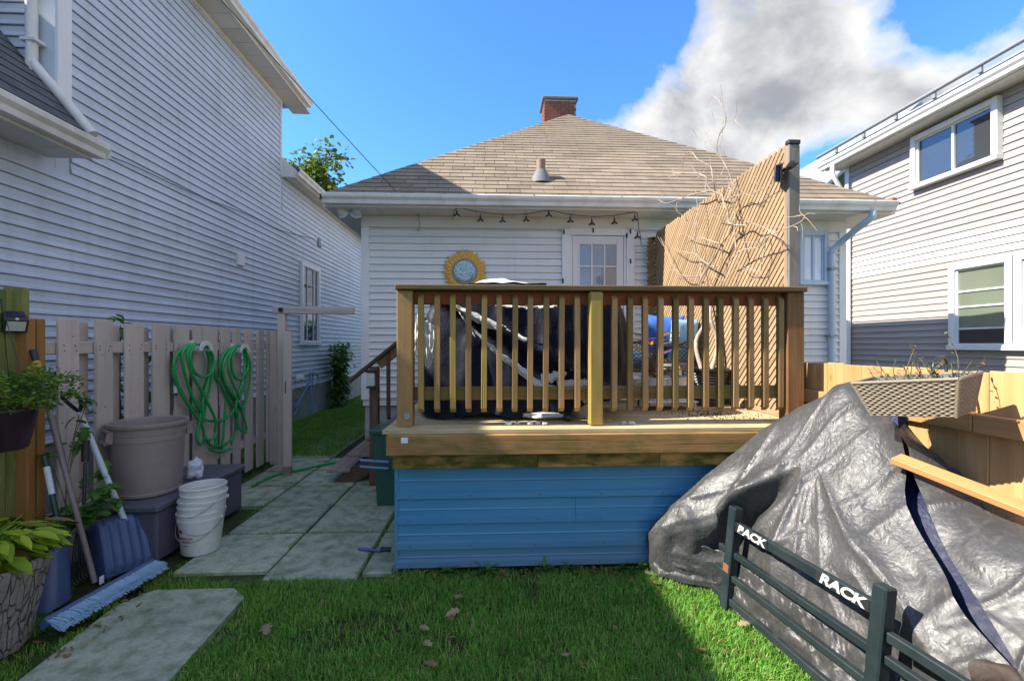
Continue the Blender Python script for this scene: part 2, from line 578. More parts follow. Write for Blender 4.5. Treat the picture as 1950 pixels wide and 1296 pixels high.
def catmull(pts, k, closed=False):
    out = []; n = len(pts)
    for i in range(n if closed else n - 1):
        if closed:
            p0, p1, p2, p3 = pts[(i - 1) % n], pts[i], pts[(i + 1) % n], pts[(i + 2) % n]
        else:
            p0, p1, p2, p3 = pts[max(0, i - 1)], pts[i], pts[i + 1], pts[min(n - 1, i + 2)]
        for j in range(k):
            t = j / k
            out.append(.5 * ((2 * p1) + (p2 - p0) * t + (2 * p0 - 5 * p1 + 4 * p2 - p3) * t * t + (3 * p1 - p0 - 3 * p2 + p3) * t ** 3))
    out.append(pts[0] if closed else pts[-1])
    return out

BOARDS = {}
def board_mesh(L, w, t, mat, c=.003, key=''):
    k = (round(L, 3), round(w, 3), round(t, 3), mat, c, key)
    if k not in BOARDS:
        b = MB().box((-L / 2, -w / 2, -t / 2), (L / 2, w / 2, t / 2), c=c)
        me = bpy.data.meshes.new('board')
        me.from_pydata(b.v, [], b.f)
        bm = bmesh.new(); bm.from_mesh(me)
        bmesh.ops.recalc_face_normals(bm, faces=bm.faces); bm.to_mesh(me); bm.free()
        me.materials.append(MAT[mat])
        BOARDS[k] = me
    return BOARDS[k]
def frame(a, b, nrm):
    x = (b - a).normalized()
    z = Vector(nrm); z = (z - x * z.dot(x)).normalized()
    y = z.cross(x)
    return Matrix((x, y, z)).transposed()
def board(name, a, b, w, t, mat, parent=None, nrm=(0, 0, 1), c=.003, roll=0):
    """a board from a to b (centre line), width w across, thickness t along nrm"""
    a = Vector(a); b = Vector(b)
    m = frame(a, b, nrm)
    if roll: m = m @ Matrix.Rotation(roll, 3, 'X')
    return link(name, board_mesh((b - a).length, w, t, mat, c), parent, (a + b) / 2, m)

# siding: a lap board whose lower lip stands proud of the course below
LAPS = {}
def lap_mesh(L, h, mat):
    k = (round(L, 2), round(h, 4), mat)
    if k not in LAPS:
        L = round(L, 2)
        me = bpy.data.meshes.new('siding_board')
        prof = [(0, 0), (.020, 0), (.0215, .004), (.016, h * .30), (.009, h * .40), (.007, h - .009), (0, h - .009)]
        b = MB().prism(prof, 0, -L / 2, L / 2)
        me.from_pydata(b.v, [], b.f)
        bm = bmesh.new(); bm.from_mesh(me)
        bmesh.ops.recalc_face_normals(bm, faces=bm.faces); bm.to_mesh(me); bm.free()
        me.materials.append(MAT[mat])
        LAPS[k] = me
    return LAPS[k]
def lap(parent, a, b, out, h, mat):
    """a,b: lower edge ends on the wall plane, out: outward normal (local Y)"""
    a = Vector(a); b = Vector(b); y = Vector(out)
    x = (b - a).normalized(); z = Vector((0, 0, 1))
    if x.cross(y).dot(z) < 0: x = -x
    m = Matrix((x, y, z)).transposed()
    # a hair of play so no two long boards are quite in line
    m = Matrix.Rotation(random.uniform(-.0011, .0011), 3, y) @ m
    return link('siding_board', lap_mesh((b - a).length, h, mat), parent,
                (a + b) / 2 + y * random.uniform(0, .0015), m)
def courses(parent, p, q, out, z0, z1, h, mat, maxlen=3.66, holes=(), seam=True):
    """horizontal courses on the wall p->q (xy), holes = (s0,s1,z0,z1) along the wall"""
    p = Vector((*p, 0)); q = Vector((*q, 0)); L = (q - p).length; d = (q - p).normalized()
    n = 0; z = z0
    while z < z1 - .02:
        hh = min(h, z1 - z)
        spans = [(0, L)]
        for (s0, s1, a, b) in holes:
            if a < z + hh * .5 < b:
                new = []
                for (u, w) in spans:
                    if s1 <= u or s0 >= w: new.append((u, w)); continue
                    if s0 - u > .03: new.append((u, s0))
                    if w - s1 > .03: new.append((s1, w))
                spans = new
        for (u, w) in spans:
            cuts = [u]
            if seam:
                c = ((n * 1.37) % maxlen) + random.uniform(-.2, .2)
                while c < w - .4:
                    if c > u + .4: cuts.append(c)
                    c += maxlen
            cuts.append(w)
            mt = mat(z) if callable(mat) else mat
            for e0, e1 in zip(cuts, cuts[1:]):
                e0 += .001 if e0 > u else 0; e1 -= .001 if e1 < w else 0
                a = p + d * e0; b = p + d * e1
                lap(parent, (a.x, a.y, z), (b.x, b.y, z), out, hh, mt)
        z += h; n += 1

def gridmesh(name, P, mat, parent=None, smooth=60, mats=None, kind=None):
    """P: array (n,m,3)"""
    P = np.asarray(P); n, m = P.shape[:2]
    c = Vector(P.reshape(-1, 3).mean(0))
    me = bpy.data.meshes.new(name)
    idx = np.arange(n * m).reshape(n, m)
    q = np.stack([idx[:-1, :-1], idx[1:, :-1], idx[1:, 1:], idx[:-1, 1:]], -1).reshape(-1, 4)
    me.from_pydata([tuple(x) for x in (P.reshape(-1, 3) - np.array(c))], [], [tuple(map(int, f)) for f in q])
    me.materials.append(MAT[mat])
    finish(me, smooth)
    return link(name, me, parent, c)

def text_mesh(body, size, extrude=.001, bold=0, shear=0, space=1.0):
    cu = bpy.data.curves.new('lettering', 'FONT')
    cu.body = body; cu.size = size; cu.extrude = extrude; cu.offset = bold; cu.shear = shear
    cu.space_character = space
    cu.align_x = 'CENTER'; cu.align_y = 'CENTER'
    o = bpy.data.objects.new('lettering', cu)
    COL.objects.link(o)
    dg = bpy.context.evaluated_depsgraph_get()
    me = bpy.data.meshes.new_from_object(o.evaluated_get(dg))
    bpy.data.objects.remove(o)
    bpy.data.curves.remove(cu)
    me.materials.clear()
    return me

def blades(name, pts, mat, h=(.03, .065), w=.0035, lean=.6, kind='stuff', seed=1, tall=None):
    """grass: each blade a bent strip of two quads; one mesh"""
    rg = np.random.default_rng(seed)
    n = len(pts); pts = np.asarray(pts)
    H = rg.uniform(h[0], h[1], n)
    if tall is not None: H *= tall
    a = rg.uniform(0, 2 * np.pi, n); ln = rg.uniform(.1, lean, n) * H
    d = np.stack([np.cos(a), np.sin(a), 0 * a], 1)
    sd = np.stack([-np.sin(a), np.cos(a), 0 * a], 1) * (w * rg.uniform(.6, 1.3, n))[:, None] / 2
    up = np.array([0, 0, 1.0])
    b0 = pts; b1 = pts + up * (H * .6)[:, None] + d * (ln * .35)[:, None]
    b2 = pts + up * H[:, None] * (1 - .25 * (ln / H)[:, None]) + d * ln[:, None]
    V = np.stack([b0 - sd, b0 + sd, b1 - sd * .8, b1 + sd * .8, b2], 1).reshape(-1, 3)
    k = np.arange(n)[:, None] * 5
    quads = (k + np.array([0, 1, 3, 2])).astype(np.int32)
    tris = (k + np.array([2, 3, 4])).astype(np.int32)
    me = bpy.data.meshes.new(name)
    me.vertices.add(n * 5); me.vertices.foreach_set('co', V.astype(np.float32).ravel())
    me.loops.add(n * 7)
    loops = np.concatenate([quads, tris], 1).ravel()
    me.loops.foreach_set('vertex_index', loops)
    me.polygons.add(n * 2)
    st = (np.arange(n)[:, None] * 7 + np.array([0, 4])).ravel()
    me.polygons.foreach_set('loop_start', st.astype(np.int32))
    tone = np.repeat(rg.uniform(0, 1, n), 5).astype(np.float32)
    me.update(calc_edges=True)
    at = me.attributes.new('tone', 'FLOAT', 'POINT'); at.data.foreach_set('value', tone)
    me.materials.append(MAT[mat])
    me.validate()
    return tag(link(name, me), kind=kind)

def leafmesh(name, specs, mat, parent=None, loc=None, lobes=False):
    """specs: (pos, dir, up, length, width[, tone]); each leaf a folded, bent blade of a few faces"""
    V = []; Fc = []; T = []
    for sp in specs:
        p, d, upv, L, W = sp[:5]
        tone = sp[5] if len(sp) > 5 else random.random() * .92
        p = Vector(p); d = Vector(d).normalized(); s = d.cross(Vector(upv))
        s = s.normalized() if s.length > 1e-5 else d.orthogonal().normalized()
        n = s.cross(d).normalized()
        k = len(V)
        if lobes:
            prof = [(0, .06), (.18, .5), (.26, .24), (.46, .62), (.55, .26), (.74, .34), (1, 0)]
        else:
            prof = [(0, .08), (.3, .48), (.65, .40), (1, 0)]
        for (t, w) in prof:
            drop = -n * (L * .35 * t * t)
            c = p + d * (L * t) + drop
            V += [c - s * (W * w) + n * (W * .12), c, c + s * (W * w) + n * (W * .12)]
        for i in range(len(prof) - 1):
            a = k + i * 3
            Fc += [(a, a + 1, a + 4, a + 3), (a + 1, a + 2, a + 5, a + 4)]
        T += [tone] * (len(prof) * 3)
    arr = np.array([tuple(v) for v in V])
    o = Vector(arr.mean(0)) if loc is None else Vector(loc)
    me = bpy.data.meshes.new(name)
    me.from_pydata([tuple(v) for v in (arr - np.array(o))], [], Fc)
    at = me.attributes.new('tone', 'FLOAT', 'POINT'); at.data.foreach_set('value', np.array(T, dtype=np.float32))
    me.materials.append(MAT[mat])
    me.shade_smooth()
    return link(name, me, parent, o)
def rdir(zmin=-1, zmax=1):
    z = random.uniform(zmin, zmax); a = random.uniform(0, 2 * math.pi); r = math.sqrt(max(0, 1 - z * z))
    return Vector((r * math.cos(a), r * math.sin(a), z))

# ------------------------------------------------------------------ sky: Nishita plus drifting cumulus
def build_sky():
    t = NT(world.node_tree)
    bg = t.n['Background']
    sky = t.node('ShaderNodeTexSky', sky_type='NISHITA')
    sky.sun_disc = False
    sky.sun_elevation = math.asin(-SUN_DIR.z)
    sky.sun_rotation = math.atan2(-SUN_DIR.x, -SUN_DIR.y)
    sky.air_density = 1.0
    sky.dust_density = .4
    sky.ozone_density = 2.2
    d = t.vmath('NORMALIZE', t.node('ShaderNodeTexCoord').outputs['Generated'])
    # cumulus over the whole dome, cover out of view raised to fill the shade
    def lump(u, v, r0, r1):
        c = _ray(u, v).normalized()
        return t.ramp(t.vmath('DOT_PRODUCT', d, tuple(c)), [(math.cos(R(r1)), 0), (math.cos(R(r0)), 1)])
    def density(v, det):
        big = t.noise(t.mapping(v, (1, 1, 1.35), (3.1, .4, .2)), 2.1, 3, .5)
        fbm = t.noise(t.mapping(v, (1, 1, 1.3), (1.7, 2.3, .9)), 5.2, det, .56, .25)
        return t.math('ADD', t.math('MULTIPLY_ADD', big, .9, -.19), t.math('MULTIPLY_ADD', fbm, 1.7, -.86))
    lum = None
    for (u, v, r0, r1, w) in ((1215, 195, 1, 9, .25), (1310, 120, 2, 11, .19), (1450, 190, 3, 13, .14), (1590, 150, 3, 11, .14), (1690, 190, 1, 9, .10),
                              (1775, 130, .5, 6, .16), (1930, 105, 1, 8, .40), (1400, 290, 1, 8, .16), (1500, 30, 2, 10, .16),
                              (560, 60, 14, 40, -.78), (880, 80, 6, 24, -.58), (1810, 10, 1, 8, -.58), (1860, 60, .5, 4, -.36), (1590, 310, 1, 7, -.5), (1190, 40, 1, 8, -.36)):
        k = t.math('MULTIPLY', lump(u, v, r0, r1), w)
        lum = k if lum is None else t.math('ADD', lum, k)
    fine = t.noise(t.mapping(d, (1, 1, 1.2)), 15, 6, .6, .4)
    dens = t.math('ADD', density(d, 8), lum)
    dens = t.math('ADD', dens, t.math('MULTIPLY_ADD', fine, .26, -.13))
    alpha = t.ramp(dens, [(.06, 0), (.2, .5), (.42, 1)])
    # self-shade: how much cloud stands between this point and the sunny side
    d2 = t.vmath('ADD', d, tuple(-SUN_DIR * .07 + Vector((0, 0, .03))))
    thick = t.math('ADD', density(t.vmath('NORMALIZE', d2), 5), lum)
    core = t.ramp(t.math('ADD', thick, t.math('MULTIPLY_ADD', fine, .25, -.12)), [(.08, 0), (.85, 1)], 'EASE')
    ccol = t.mix(core, (2.05, 2.04, 2.02), (.78, .83, .93))
    skyc = t.mix(1.0, sky.outputs[0], (.27, .49, .77), 'MULTIPLY')
    out = t.mix(alpha, skyc, ccol)
    t.put(bg.inputs[0], out)
    bg.inputs[1].default_value = .15
build_sky()

# ------------------------------------------------------------------ ground
def ground():
    b = MB()
    n = 60
    xs = np.concatenate([[-600, -120, -30], np.linspace(-9, 9, n), [30, 120, 600]])
    ys = np.concatenate([[-600, -120, -30], np.linspace(-6, 14, n), [30, 120, 600]])
    X, Y = np.meshgrid(xs, ys, indexing='ij')
    Z = np.full_like(X, -.03)
    for i in range(len(xs)):
        for j in range(len(ys)):
            if abs(xs[i]) < 10 and -7 < ys[j] < 15:
                Z[i, j] += .012 * mnoise.noise((xs[i] * 1.3, ys[j] * 1.3, 0))
    tag(gridmesh('ground', np.stack([X, Y, Z], -1), 'soil'), kind='structure')
ground()

def slab(parent, x0, x1, y0, y1, z=.0, th=.05):
    b = MB()
    j = lambda: random.uniform(-.006, .006)
    c = Vector(((x0 + x1) / 2, (y0 + y1) / 2, 0))
    b.box((x0 + .010 + j() * .6, y0 + .013 + j() * .6, z - th), (x1 - .010 + j() * .6, y1 - .013 + j() * .6, z), c=.010)
    o = b.build('slab', 'concrete_slab', parent)
    o.rotation_euler = (random.uniform(-.006, .006), random.uniform(-.006, .006), random.uniform(-.006, .006))
    return o
patio = tag(link('patio', None, None, (-1.5, 4, 0)), kind='structure')
xc = [-2.70, -2.11, -1.48, -.86, -.64]
for i in range(4):
    y = [2.98, 3.08, 2.97, 3.02][i]
    for k, y1 in enumerate([3.70, 4.32, 4.93, 5.53, 6.13, 6.73, 7.34, 7.95, 8.55, 9.2]):
        if i == 0 and k < 2: y = y1; continue
        if i == 3 and k > 3: continue
        if xc[i + 1] > -1.6 and k > 4: continue
        if i >= 2 and k > 4: continue
        slab(patio, xc[i], min(xc[i + 1], -1.69 if k > 4 else 9), y, y1, random.uniform(-.004, .004))
        y = y1
MBp = MB()
MBp.prism([(-2.10, 2.08), (-1.43, 2.02), (-1.46, 2.76), (-1.58, 2.87), (-2.06, 2.87), (-2.15, 2.7)], 2, -.05, .004)
stp = tag(MBp.build('stepping_slab', 'concrete_slab'), kind='structure')

# ------------------------------------------------------------------ parts shared by the houses
def gutter_prof(x, z, s, w=.12, h=.115):
    """K-style trough; s=+1 opens away along +first axis. outline as a thin shell"""
    o = [(0, h), (0, 0), (w * .62, 0), (w * .70, h * .35), (w * .95, h * .62), (w, h * .92), (w * .93, h)]
    i = [(w * .90, h * .94), (w * .92, h * .9), (w * .88, h * .64), (w * .63, h * .38), (w * .56, .006), (.006, .006), (.006, h)]
    return [(x + s * p[0], z + p[1]) for p in o + i]

def clip_poly(poly, a, b, c):
    """keep a*x+b*y<=c"""
    out = []
    for i in range(len(poly)):
        p, q = poly[i], poly[(i + 1) % len(poly)]
        dp = a * p[0] + b * p[1] - c; dq = a * q[0] + b * q[1] - c
        if dp <= 0: out.append(p)
        if dp * dq < 0:
            t = dp / (dp - dq)
            out.append((p[0] + (q[0] - p[0]) * t, p[1] + (q[1] - p[1]) * t))
    return out

TABS = {}
def shingles(parent, org, xax, yax, planes, s0, s1, r1, e, w, mat, limit=290, jitter=.02):
    """tabs over the slope; org + s*xax + r*yax; planes: (a,b,c) clip in (s,r)"""
    xax = Vector(xax).normalized(); yax = Vector(yax).normalized(); nz = xax.cross(yax)
    if nz.z < 0: nz = -nz
    rest = MB(); cnt = 0; row = 0; r = 0
    full = [(-w / 2 + .003, 0), (w / 2 - .003, 0), (w / 2 - .003, e + .03), (-w / 2 + .003, e + .03)]
    while r < r1:
        s = s0 - (row % 2) * w * .5 - random.uniform(0, .05)
        while s < s1:
            poly = [(p[0] + s + w / 2, p[1] + r + random.uniform(-.002, .002)) for p in full]
            n0 = len(poly)
            pc = poly
            for pl in planes:
                if pc: pc = clip_poly(pc, *pl)
            s += w
            if len(pc) < 3: continue
            ar = abs(sum(pc[i][0] * pc[(i + 1) % len(pc)][1] - pc[(i + 1) % len(pc)][0] * pc[i][1] for i in range(len(pc)))) / 2
            if ar < .002: continue
            whole = pc == poly
            lift = random.uniform(0, .003)
            def P(p, top):
                # tab lies on the course below: butt end proud, head tucked in
                h = (.009 + lift) * max(0, 1 - (p[1] - r) / (e + .03)) + .002
                return Vector(org) + xax * p[0] + yax * p[1] + nz * (h if top else h - .006)
            if cnt < limit:
                cnt += 1
                c = Vector(org) + xax * (s - w / 2) + yax * (r + e / 2)
                if whole:
                    k = (round(w, 3), round(e, 3), mat)
                    if k not in TABS:
                        b = MB(); m = len(pc)
                        vs = [P(p, 1) - c for p in pc] + [P(p, 0) - c for p in pc]
                        b.add(vs, [list(range(m)), list(range(m, 2 * m))[::-1]] + [[i, (i + 1) % m, m + (i + 1) % m, m + i][::-1] for i in range(m)])
                        fr = Matrix((xax, yax, nz))
                        me = bpy.data.meshes.new('shingle')
                        me.from_pydata([tuple(fr @ Vector(v)) for v in b.v], [], b.f)
                        me.materials.append(MAT[mat])
                        TABS[k] = me
                    link('shingle', TABS[k], parent, c, Matrix((xax, yax, nz)).transposed())
                else:
                    b = MB(); m = len(pc)
                    vs = [P(p, 1) for p in pc] + [P(p, 0) for p in pc]
                    b.add(vs, [list(range(m)), list(range(m, 2 * m))[::-1]] + [[i, (i + 1) % m, m + (i + 1) % m, m + i][::-1] for i in range(m)])
                    b.build('shingle', mat, parent)
            else:
                m = len(pc)
                vs = [P(p, 1) for p in pc] + [P(p, 0) for p in pc]
                rest.add(vs, [list(range(m)), list(range(m, 2 * m))[::-1]] + [[i, (i + 1) % m, m + (i + 1) % m, m + i][::-1] for i in range(m)])
        r += e; row += 1
    if rest.v:
        tag(rest.build('shingle_field', mat, parent), kind='stuff')

def hip_caps(parent, a, b, nl, nr, mat, step=.2):
    a = Vector(a); b = Vector(b); d = (b - a); L = d.length; d.normalize()
    n = int(L / step)
    for i in range(n):
        p = a + d * (i * step); q = a + d * (i * step + step * 1.3)
        mbx = MB(); w = .12
        vs = []
        for c, up in ((p, .022), (q, .012)):
            for dn in (0, -.006):
                for side, nn in ((-1, nl), (0, None), (1, nr)):
                    if nn is None: vs.append(c + Vector((0, 0, up + dn + .006)))
                    else: vs.append(c + Vector(nn) * w + Vector((0, 0, up + dn)))
        f = [(0, 1, 7, 6), (1, 2, 8, 7), (3, 9, 10, 4), (4, 10, 11, 5), (0, 3, 4, 1), (1, 4, 5, 2), (6, 7, 10, 9), (7, 8, 11, 10), (0, 6, 9, 3), (2, 5, 11, 8)]
        mbx.add(vs, f).build('ridge_cap', mat, parent)

def window(parent, name, mk, s0, s1, z0, z1, glass, trim='trim_white', fr=.07, mull=(), bars=(), depth=.05, bw=.018):
    """mk(s,z,out) -> point on a wall; s along the wall. frame, sashes and panes stand where they stand"""
    def bx(mb, a, b, c, d, o0, o1):
        p = mk(a, c, o0); q = mk(b, d, o1)
        mb.box([min(p[i], q[i]) for i in range(3)], [max(p[i], q[i]) for i in range(3)], c=.004)
    f = MB()
    bx(f, s0, s0 + fr, z0, z1, 0, depth)
    bx(f, s1 - fr, s1, z0, z1, 0, depth)
    bx(f, s0 + fr, s1 - fr, z1 - fr, z1, 0, depth - .002)
    w = f.build(name, trim, parent)
    sl = MB(); bx(sl, s0 - .01, s1 + .01, z0 - .002, z0 + fr * .8, 0, depth + .02)
    sl.build('sill', trim, w)
    a0, a1, b0, b1 = s0 + fr, s1 - fr, z0 + fr * .8, z1 - fr
    xs = [a0, *mull, a1]; zs = [b0, *bars, b1]
    sr = .022
    sash = MB()
    bx(sash, a0, a0 + sr, b0, b1, 0, depth * .55); bx(sash, a1 - sr, a1, b0, b1, 0, depth * .55)
    bx(sash, a0 + sr, a1 - sr, b0, b0 + sr, 0, depth * .52); bx(sash, a0 + sr, a1 - sr, b1 - sr, b1, 0, depth * .52)
    sash.build('sash', trim, w)
    for x in mull:
        m = MB(); bx(m, x - bw, x + bw, b0 + sr, b1 - sr, 0, depth * .58); m.build('mullion', trim, w)
    for zz in bars:
        for xa, xb in zip(xs, xs[1:]):
            m = MB(); bx(m, xa + (bw if xa != a0 else sr), xb - (bw if xb != a1 else sr), zz - bw * .66, zz + bw * .66, 0, depth * .5); m.build('glazing_bar', trim, w)
    for xa, xb in zip(xs, xs[1:]):
        for za, zb in zip(zs, zs[1:]):
            g = MB(); bx(g, xa + .008, xb - .008, za + .006, zb - .006, .004, depth * .25)
            g.build('pane', glass, w)
    return w

# ------------------------------------------------------------------ the bungalow at the back of the yard
WY = 6.0; XL, XR = -1.67, 4.81
bung = thing('house', 'low white sided bungalow with a tan shingled hip roof behind the wooden deck', 'house', (1.57, 9, 0))
b = MB(); b.box((XL, WY, .7), (XR, 12.6, 3.2)); wall = b.build('wall', 'siding_cream', bung)
D0, D1 = .93, 1.90
W0, W1 = 4.16, 4.56
courses(wall, (XL + .085, WY), (XR - .085, WY), (0, -1, 0), .80, 3.035, .0915, 'siding_cream', 3.66,
        [(D0 - XL - .085, D1 - XL - .085, .5, 3.2), (W0 - XL - .085, W1 - XL - .085, 2.30, 3.2)])
for x0, x1 in ((XL - .015, XL + .085), (XR - .085, XR + .015)):
    MB().box((x0, WY - .026, .78), (x1, WY + .06, 3.035)).build('corner_trim', 'trim_white', bung)
MB().box((XL + .02, WY + .03, -.1), (XR - .02, 12.5, .79)).build('foundation', 'foundation', bung)
MB().box((XL - .015, WY - .03, 3.037), (XR + .015, WY - .001, 3.168), c=.004).build('frieze_board', 'soffit', bung)
MB().box((XL - .01, WY - .045, 3.018), (XR + .01, WY - .031, 3.036), c=.003).build('frieze_moulding', 'trim_white', bung)
EY, EX0, EX1, EZ = 5.60, -2.03, 5.17, 3.30
# soffit laid in panels, a joint every .6 m
x = EX0 + .01
while x < EX1:
    x1 = min(x + .61, EX1 - .01)
    MB().box((x + .002, EY + .02, 3.168), (x1 - .002, WY - .0, 3.178), c=.002).build('soffit_panel', 'soffit', bung)
    x = x1 + .0001
    if x1 >= EX1 - .02: break
MB().box((EX0, WY, 3.168), (XL - .02, 12.6, 3.178), c=.002).build('side_soffit', 'soffit', bung)
MB().box((XR + .02, WY, 3.168), (EX1, 12.6, 3.178), c=.002).build('side_soffit', 'soffit', bung)
MB().box((EX0, EY, 3.165), (EX1, EY + .019, 3.29)).build('fascia', 'trim_white', bung)
MB().box((EX0 - .001, EY + .02, 3.165), (EX0 + .018, 12.6, 3.29)).build('side_fascia', 'trim_white', bung)
MB().box((EX1 - .018, EY + .02, 3.165), (EX1 + .001, 12.6, 3.29)).build('side_fascia', 'trim_white', bung)
MB().prism(gutter_prof(EY - .002, 3.185, -1), 0, EX0 + .02, EX1 - .06).build('gutter', 'gutter_white', bung)
for k in range(7):
    xx = EX0 + .4 + k * 1.07
    MB().box((xx, EY - .121, 3.297), (xx + .02, EY - .004, 3.301), c=.001).build('gutter_strap', 'galvanised', bung)
APX = Vector((1.57, 9.2, 6.15)); RB = Vector((1.57, 11.0, 6.15))
c0, c1 = Vector((EX0 - .03, EY - .03, EZ - .02)), Vector((EX1 + .03, EY - .03, EZ - .02))
c2, c3 = Vector((EX1 + .03, 14.6, EZ - .02)), Vector((EX0 - .03, 14.6, EZ - .02))
rb = MB(); rb.add([c0, c1, c2, c3, APX, RB], [(0, 1, 4), (1, 2, 5, 4), (2, 3, 5), (3, 0, 4, 5)])
roof = rb.build('roof', 'shingle_tan', bung)
sl = (APX - Vector((1.57, EY - .03, EZ - .02))); SLL = sl.length
hw = 3.63
kk = hw / SLL
shingles(roof, (1.57, EY - .045, EZ - .014), (1, 0, 0), sl, [(1, kk, hw), (-1, kk, hw)], -hw - .1, hw + .1, SLL, .145, .30, 'shingle_tan', 292)
sdir = sl.normalized()
hip_caps(roof, c0, APX, Vector((-.35, .8, -.28)), Vector((.8, -.35, -.28)), 'shingle_tan')
hip_caps(roof, c1, APX, Vector((-.8, -.35, -.28)), Vector((.35, .8, -.28)), 'shingle_tan')
MB().box((EX0 - .02, EY - .05, EZ - .026), (EX1 + .02, EY - .02, EZ - .006), c=.003).build('drip_edge', 'black_plastic', roof)
MB().box((EX1 - .14, EY - .10, EZ - .01), (EX1 - .06, EY - .03, EZ + .05), c=.01).build('eave_end', 'copper', roof)
# plumbing vent on the slope
def on_roof(u, v):
    r = _ray(u, v); k = (APX.z - EZ) / (APX.y - EY)
    t = (EZ - k * EY - CAM_H) / (r.z - k * r.y)
    return Vector((r.x * t, r.y * t, CAM_H + r.z * t))
vp = on_roof(1030, 343)
v_ = MB().lathe([(.062, -.12), (.062, .27), (.05, .275), (.05, .1)], vp, 20).build('vent_pipe', 'vent_rust', bung, 40)
MB().lathe([(.15, -.06), (.12, .03), (.085, .10), (.07, .13), (.066, .06)], vp + Vector((0, -.01, 0)), 20).build('flashing', 'vent_grey', v_, 40)
fl = MB().box((-.22, -.2, -.004), (.2, .2, .004)); fo = fl.build('flashing_plate', 'shingle_tan', v_)
fo.matrix_basis = Matrix.Translation(vp + Vector((0, .0, .02)) - ORG[v_]) @ Matrix.Rotation(math.atan2(sdir.z, sdir.y), 4, 'X')
# chimney of separate bricks with a mortar core
CX0, CX1, CY0, CY1, CZ1 = 1.16, 1.86, 9.92, 10.52, 6.86
ch = MB().box((CX0 + .008, CY0 + .008, 5.4), (CX1 - .008, CY1 - .008, CZ1 - .002)).build('chimney', 'foundation', bung)
bl, bh = .168, .062
bm_ = {}
z = 5.55; row = 0
while z < CZ1 - .05:
    for face in range(3):
        L = (CX1 - CX0) if face == 0 else (CY1 - CY0)
        s = 0 if row % 2 == 0 else -bl / 2
        while s < L - .01:
            a = max(0, s); e = min(L, s + bl - .008)
            if e - a > .03:
                pr = random.uniform(0, .004)
                if face == 0: lo, hi = (CX0 + a, CY0 - pr, z), (CX0 + e, CY0 + .02, z + bh)
                elif face == 1: lo, hi = (CX0 - pr, CY0 + .021 + a * .96, z), (CX0 + .02, CY0 + .021 + e * .96, z + bh)
                else: lo, hi = (CX1 - .02, CY0 + .021 + a * .96, z), (CX1 + pr, CY0 + .021 + e * .96, z + bh)
                if not (face == 0 and z < 5.9): MB().box(lo, hi, c=.002).build('brick', 'brick_red', ch)
            s += bl
    z += bh + .009; row += 1
MB().box((CX0 - .045, CY0 - .045, CZ1), (CX1 + .045, CY1 + .045, CZ1 + .055), c=.012).build('chimney_cap', 'mortar', ch)
for k in range(2):
    MB().box((CX0 + .17 + k * .22, CY0 + .15, CZ1 + .056), (CX0 + .34 + k * .22, CY1 - .15, CZ1 + .15), c=.01).build('flue', 'mortar', ch)
# back door: frame, leaf, nine lights
df = MB()
df.box((D0, WY - .045, .93), (D0 + .11, WY, 3.03)); df.box((D1 - .11, WY - .045, .93), (D1, WY, 3.03)); df.box((D0 + .11, WY - .043, 2.94), (D1 - .11, WY, 3.03))
df.box((D0 + .112, WY - .03, .93), (D0 + .14, WY, 2.938)); df.box((D1 - .14, WY - .03, .93), (D1 - .112, WY, 2.938))
dfo = df.build('door_frame', 'trim_white', bung)
L0, L1 = D0 + .145, D1 - .145
G0, G1, H0, H1 = L0 + .085, L1 - .085, 1.93, 2.83
dl = MB()
dl.box((L0, WY - .022, .96), (G0, WY - .002, 2.935)); dl.box((G1, WY - .022, .96), (L1, WY - .002, 2.935))
dl.box((G0, WY - .021, H1), (G1, WY - .002, 2.934)); dl.box((G0, WY - .021, .961), (G1, WY - .002, H0))
door = dl.build('door', 'trim_white', bung)
for i in range(3):
    for j in range(3):
        a = G0 + (G1 - G0) * i / 3; c = H0 + (H1 - H0) * j / 3
        MB().box((a + .008, WY - .010, c + .008), (a + (G1 - G0) / 3 - .008, WY - .004, c + (H1 - H0) / 3 - .008), c=.001).build('pane', 'glass_door', door)
for i in range(4):
    a = G0 + (G1 - G0) * i / 3
    MB().box((a - .010, WY - .027, H0), (a + .010, WY - .003, H1), c=.003).build('glazing_bar', 'trim_white', door)
    c = H0 + (H1 - H0) * i / 3
    for q in range(3):
        a = G0 + (G1 - G0) * q / 3
        MB().box((a + .0105, WY - .025, c - .010), (a + (G1 - G0) / 3 - .0105, WY - .003, c + .010), c=.003).build('glazing_bar', 'trim_white', door)
k_ = MB().lathe([(0, 0), (.028, .004), (.032, .02), (.02, .04), (.012, .05)], (L1 - .05, WY - .05, 1.95), 14, tilt=Matrix.Rotation(R(90), 3, 'X')); k_.build('handle', 'galvanised', door, 40)
for (u, v) in ((1074, 441), (1130, 438), (1201, 440), (1194, 448), (1201, 497), (1072, 534)):
    p = gy(u, v, WY - .055)
    MB().box((p.x - .010, p.y - .004, p.z - .03), (p.x + .010, p.y + .008, p.z + .03), c=.003).build('cable_clip', 'black_plastic', dfo)
# side window
wn = window(bung, 'window', lambda s, z, o: (s, WY - o, z), W0, W1, 2.30, 3.03, 'glass_pale', 'trim_blue_grey', .06, mull=(4.36,))
# downspout with its offset
dsx = 4.58
ds = MB()
ds.tube([(4.80, EY - .06, 3.20), (4.80, EY - .06, 3.10), (4.72, EY + .1, 2.98), (dsx + .06, WY - .12, 2.83), (dsx, WY - .07, 2.72), (dsx, WY - .07, 2.5), (dsx, WY - .07, .25)], .042, 10, smooth=4)
dso = ds.build('downspout', 'trim_blue_grey', bung, 50)
for zz in (2.5, 1.6):
    MB().box((dsx - .055, WY - .122, zz), (dsx + .055, WY - .02, zz + .03), c=.004).build('pipe_strap', 'galvanised', dso)

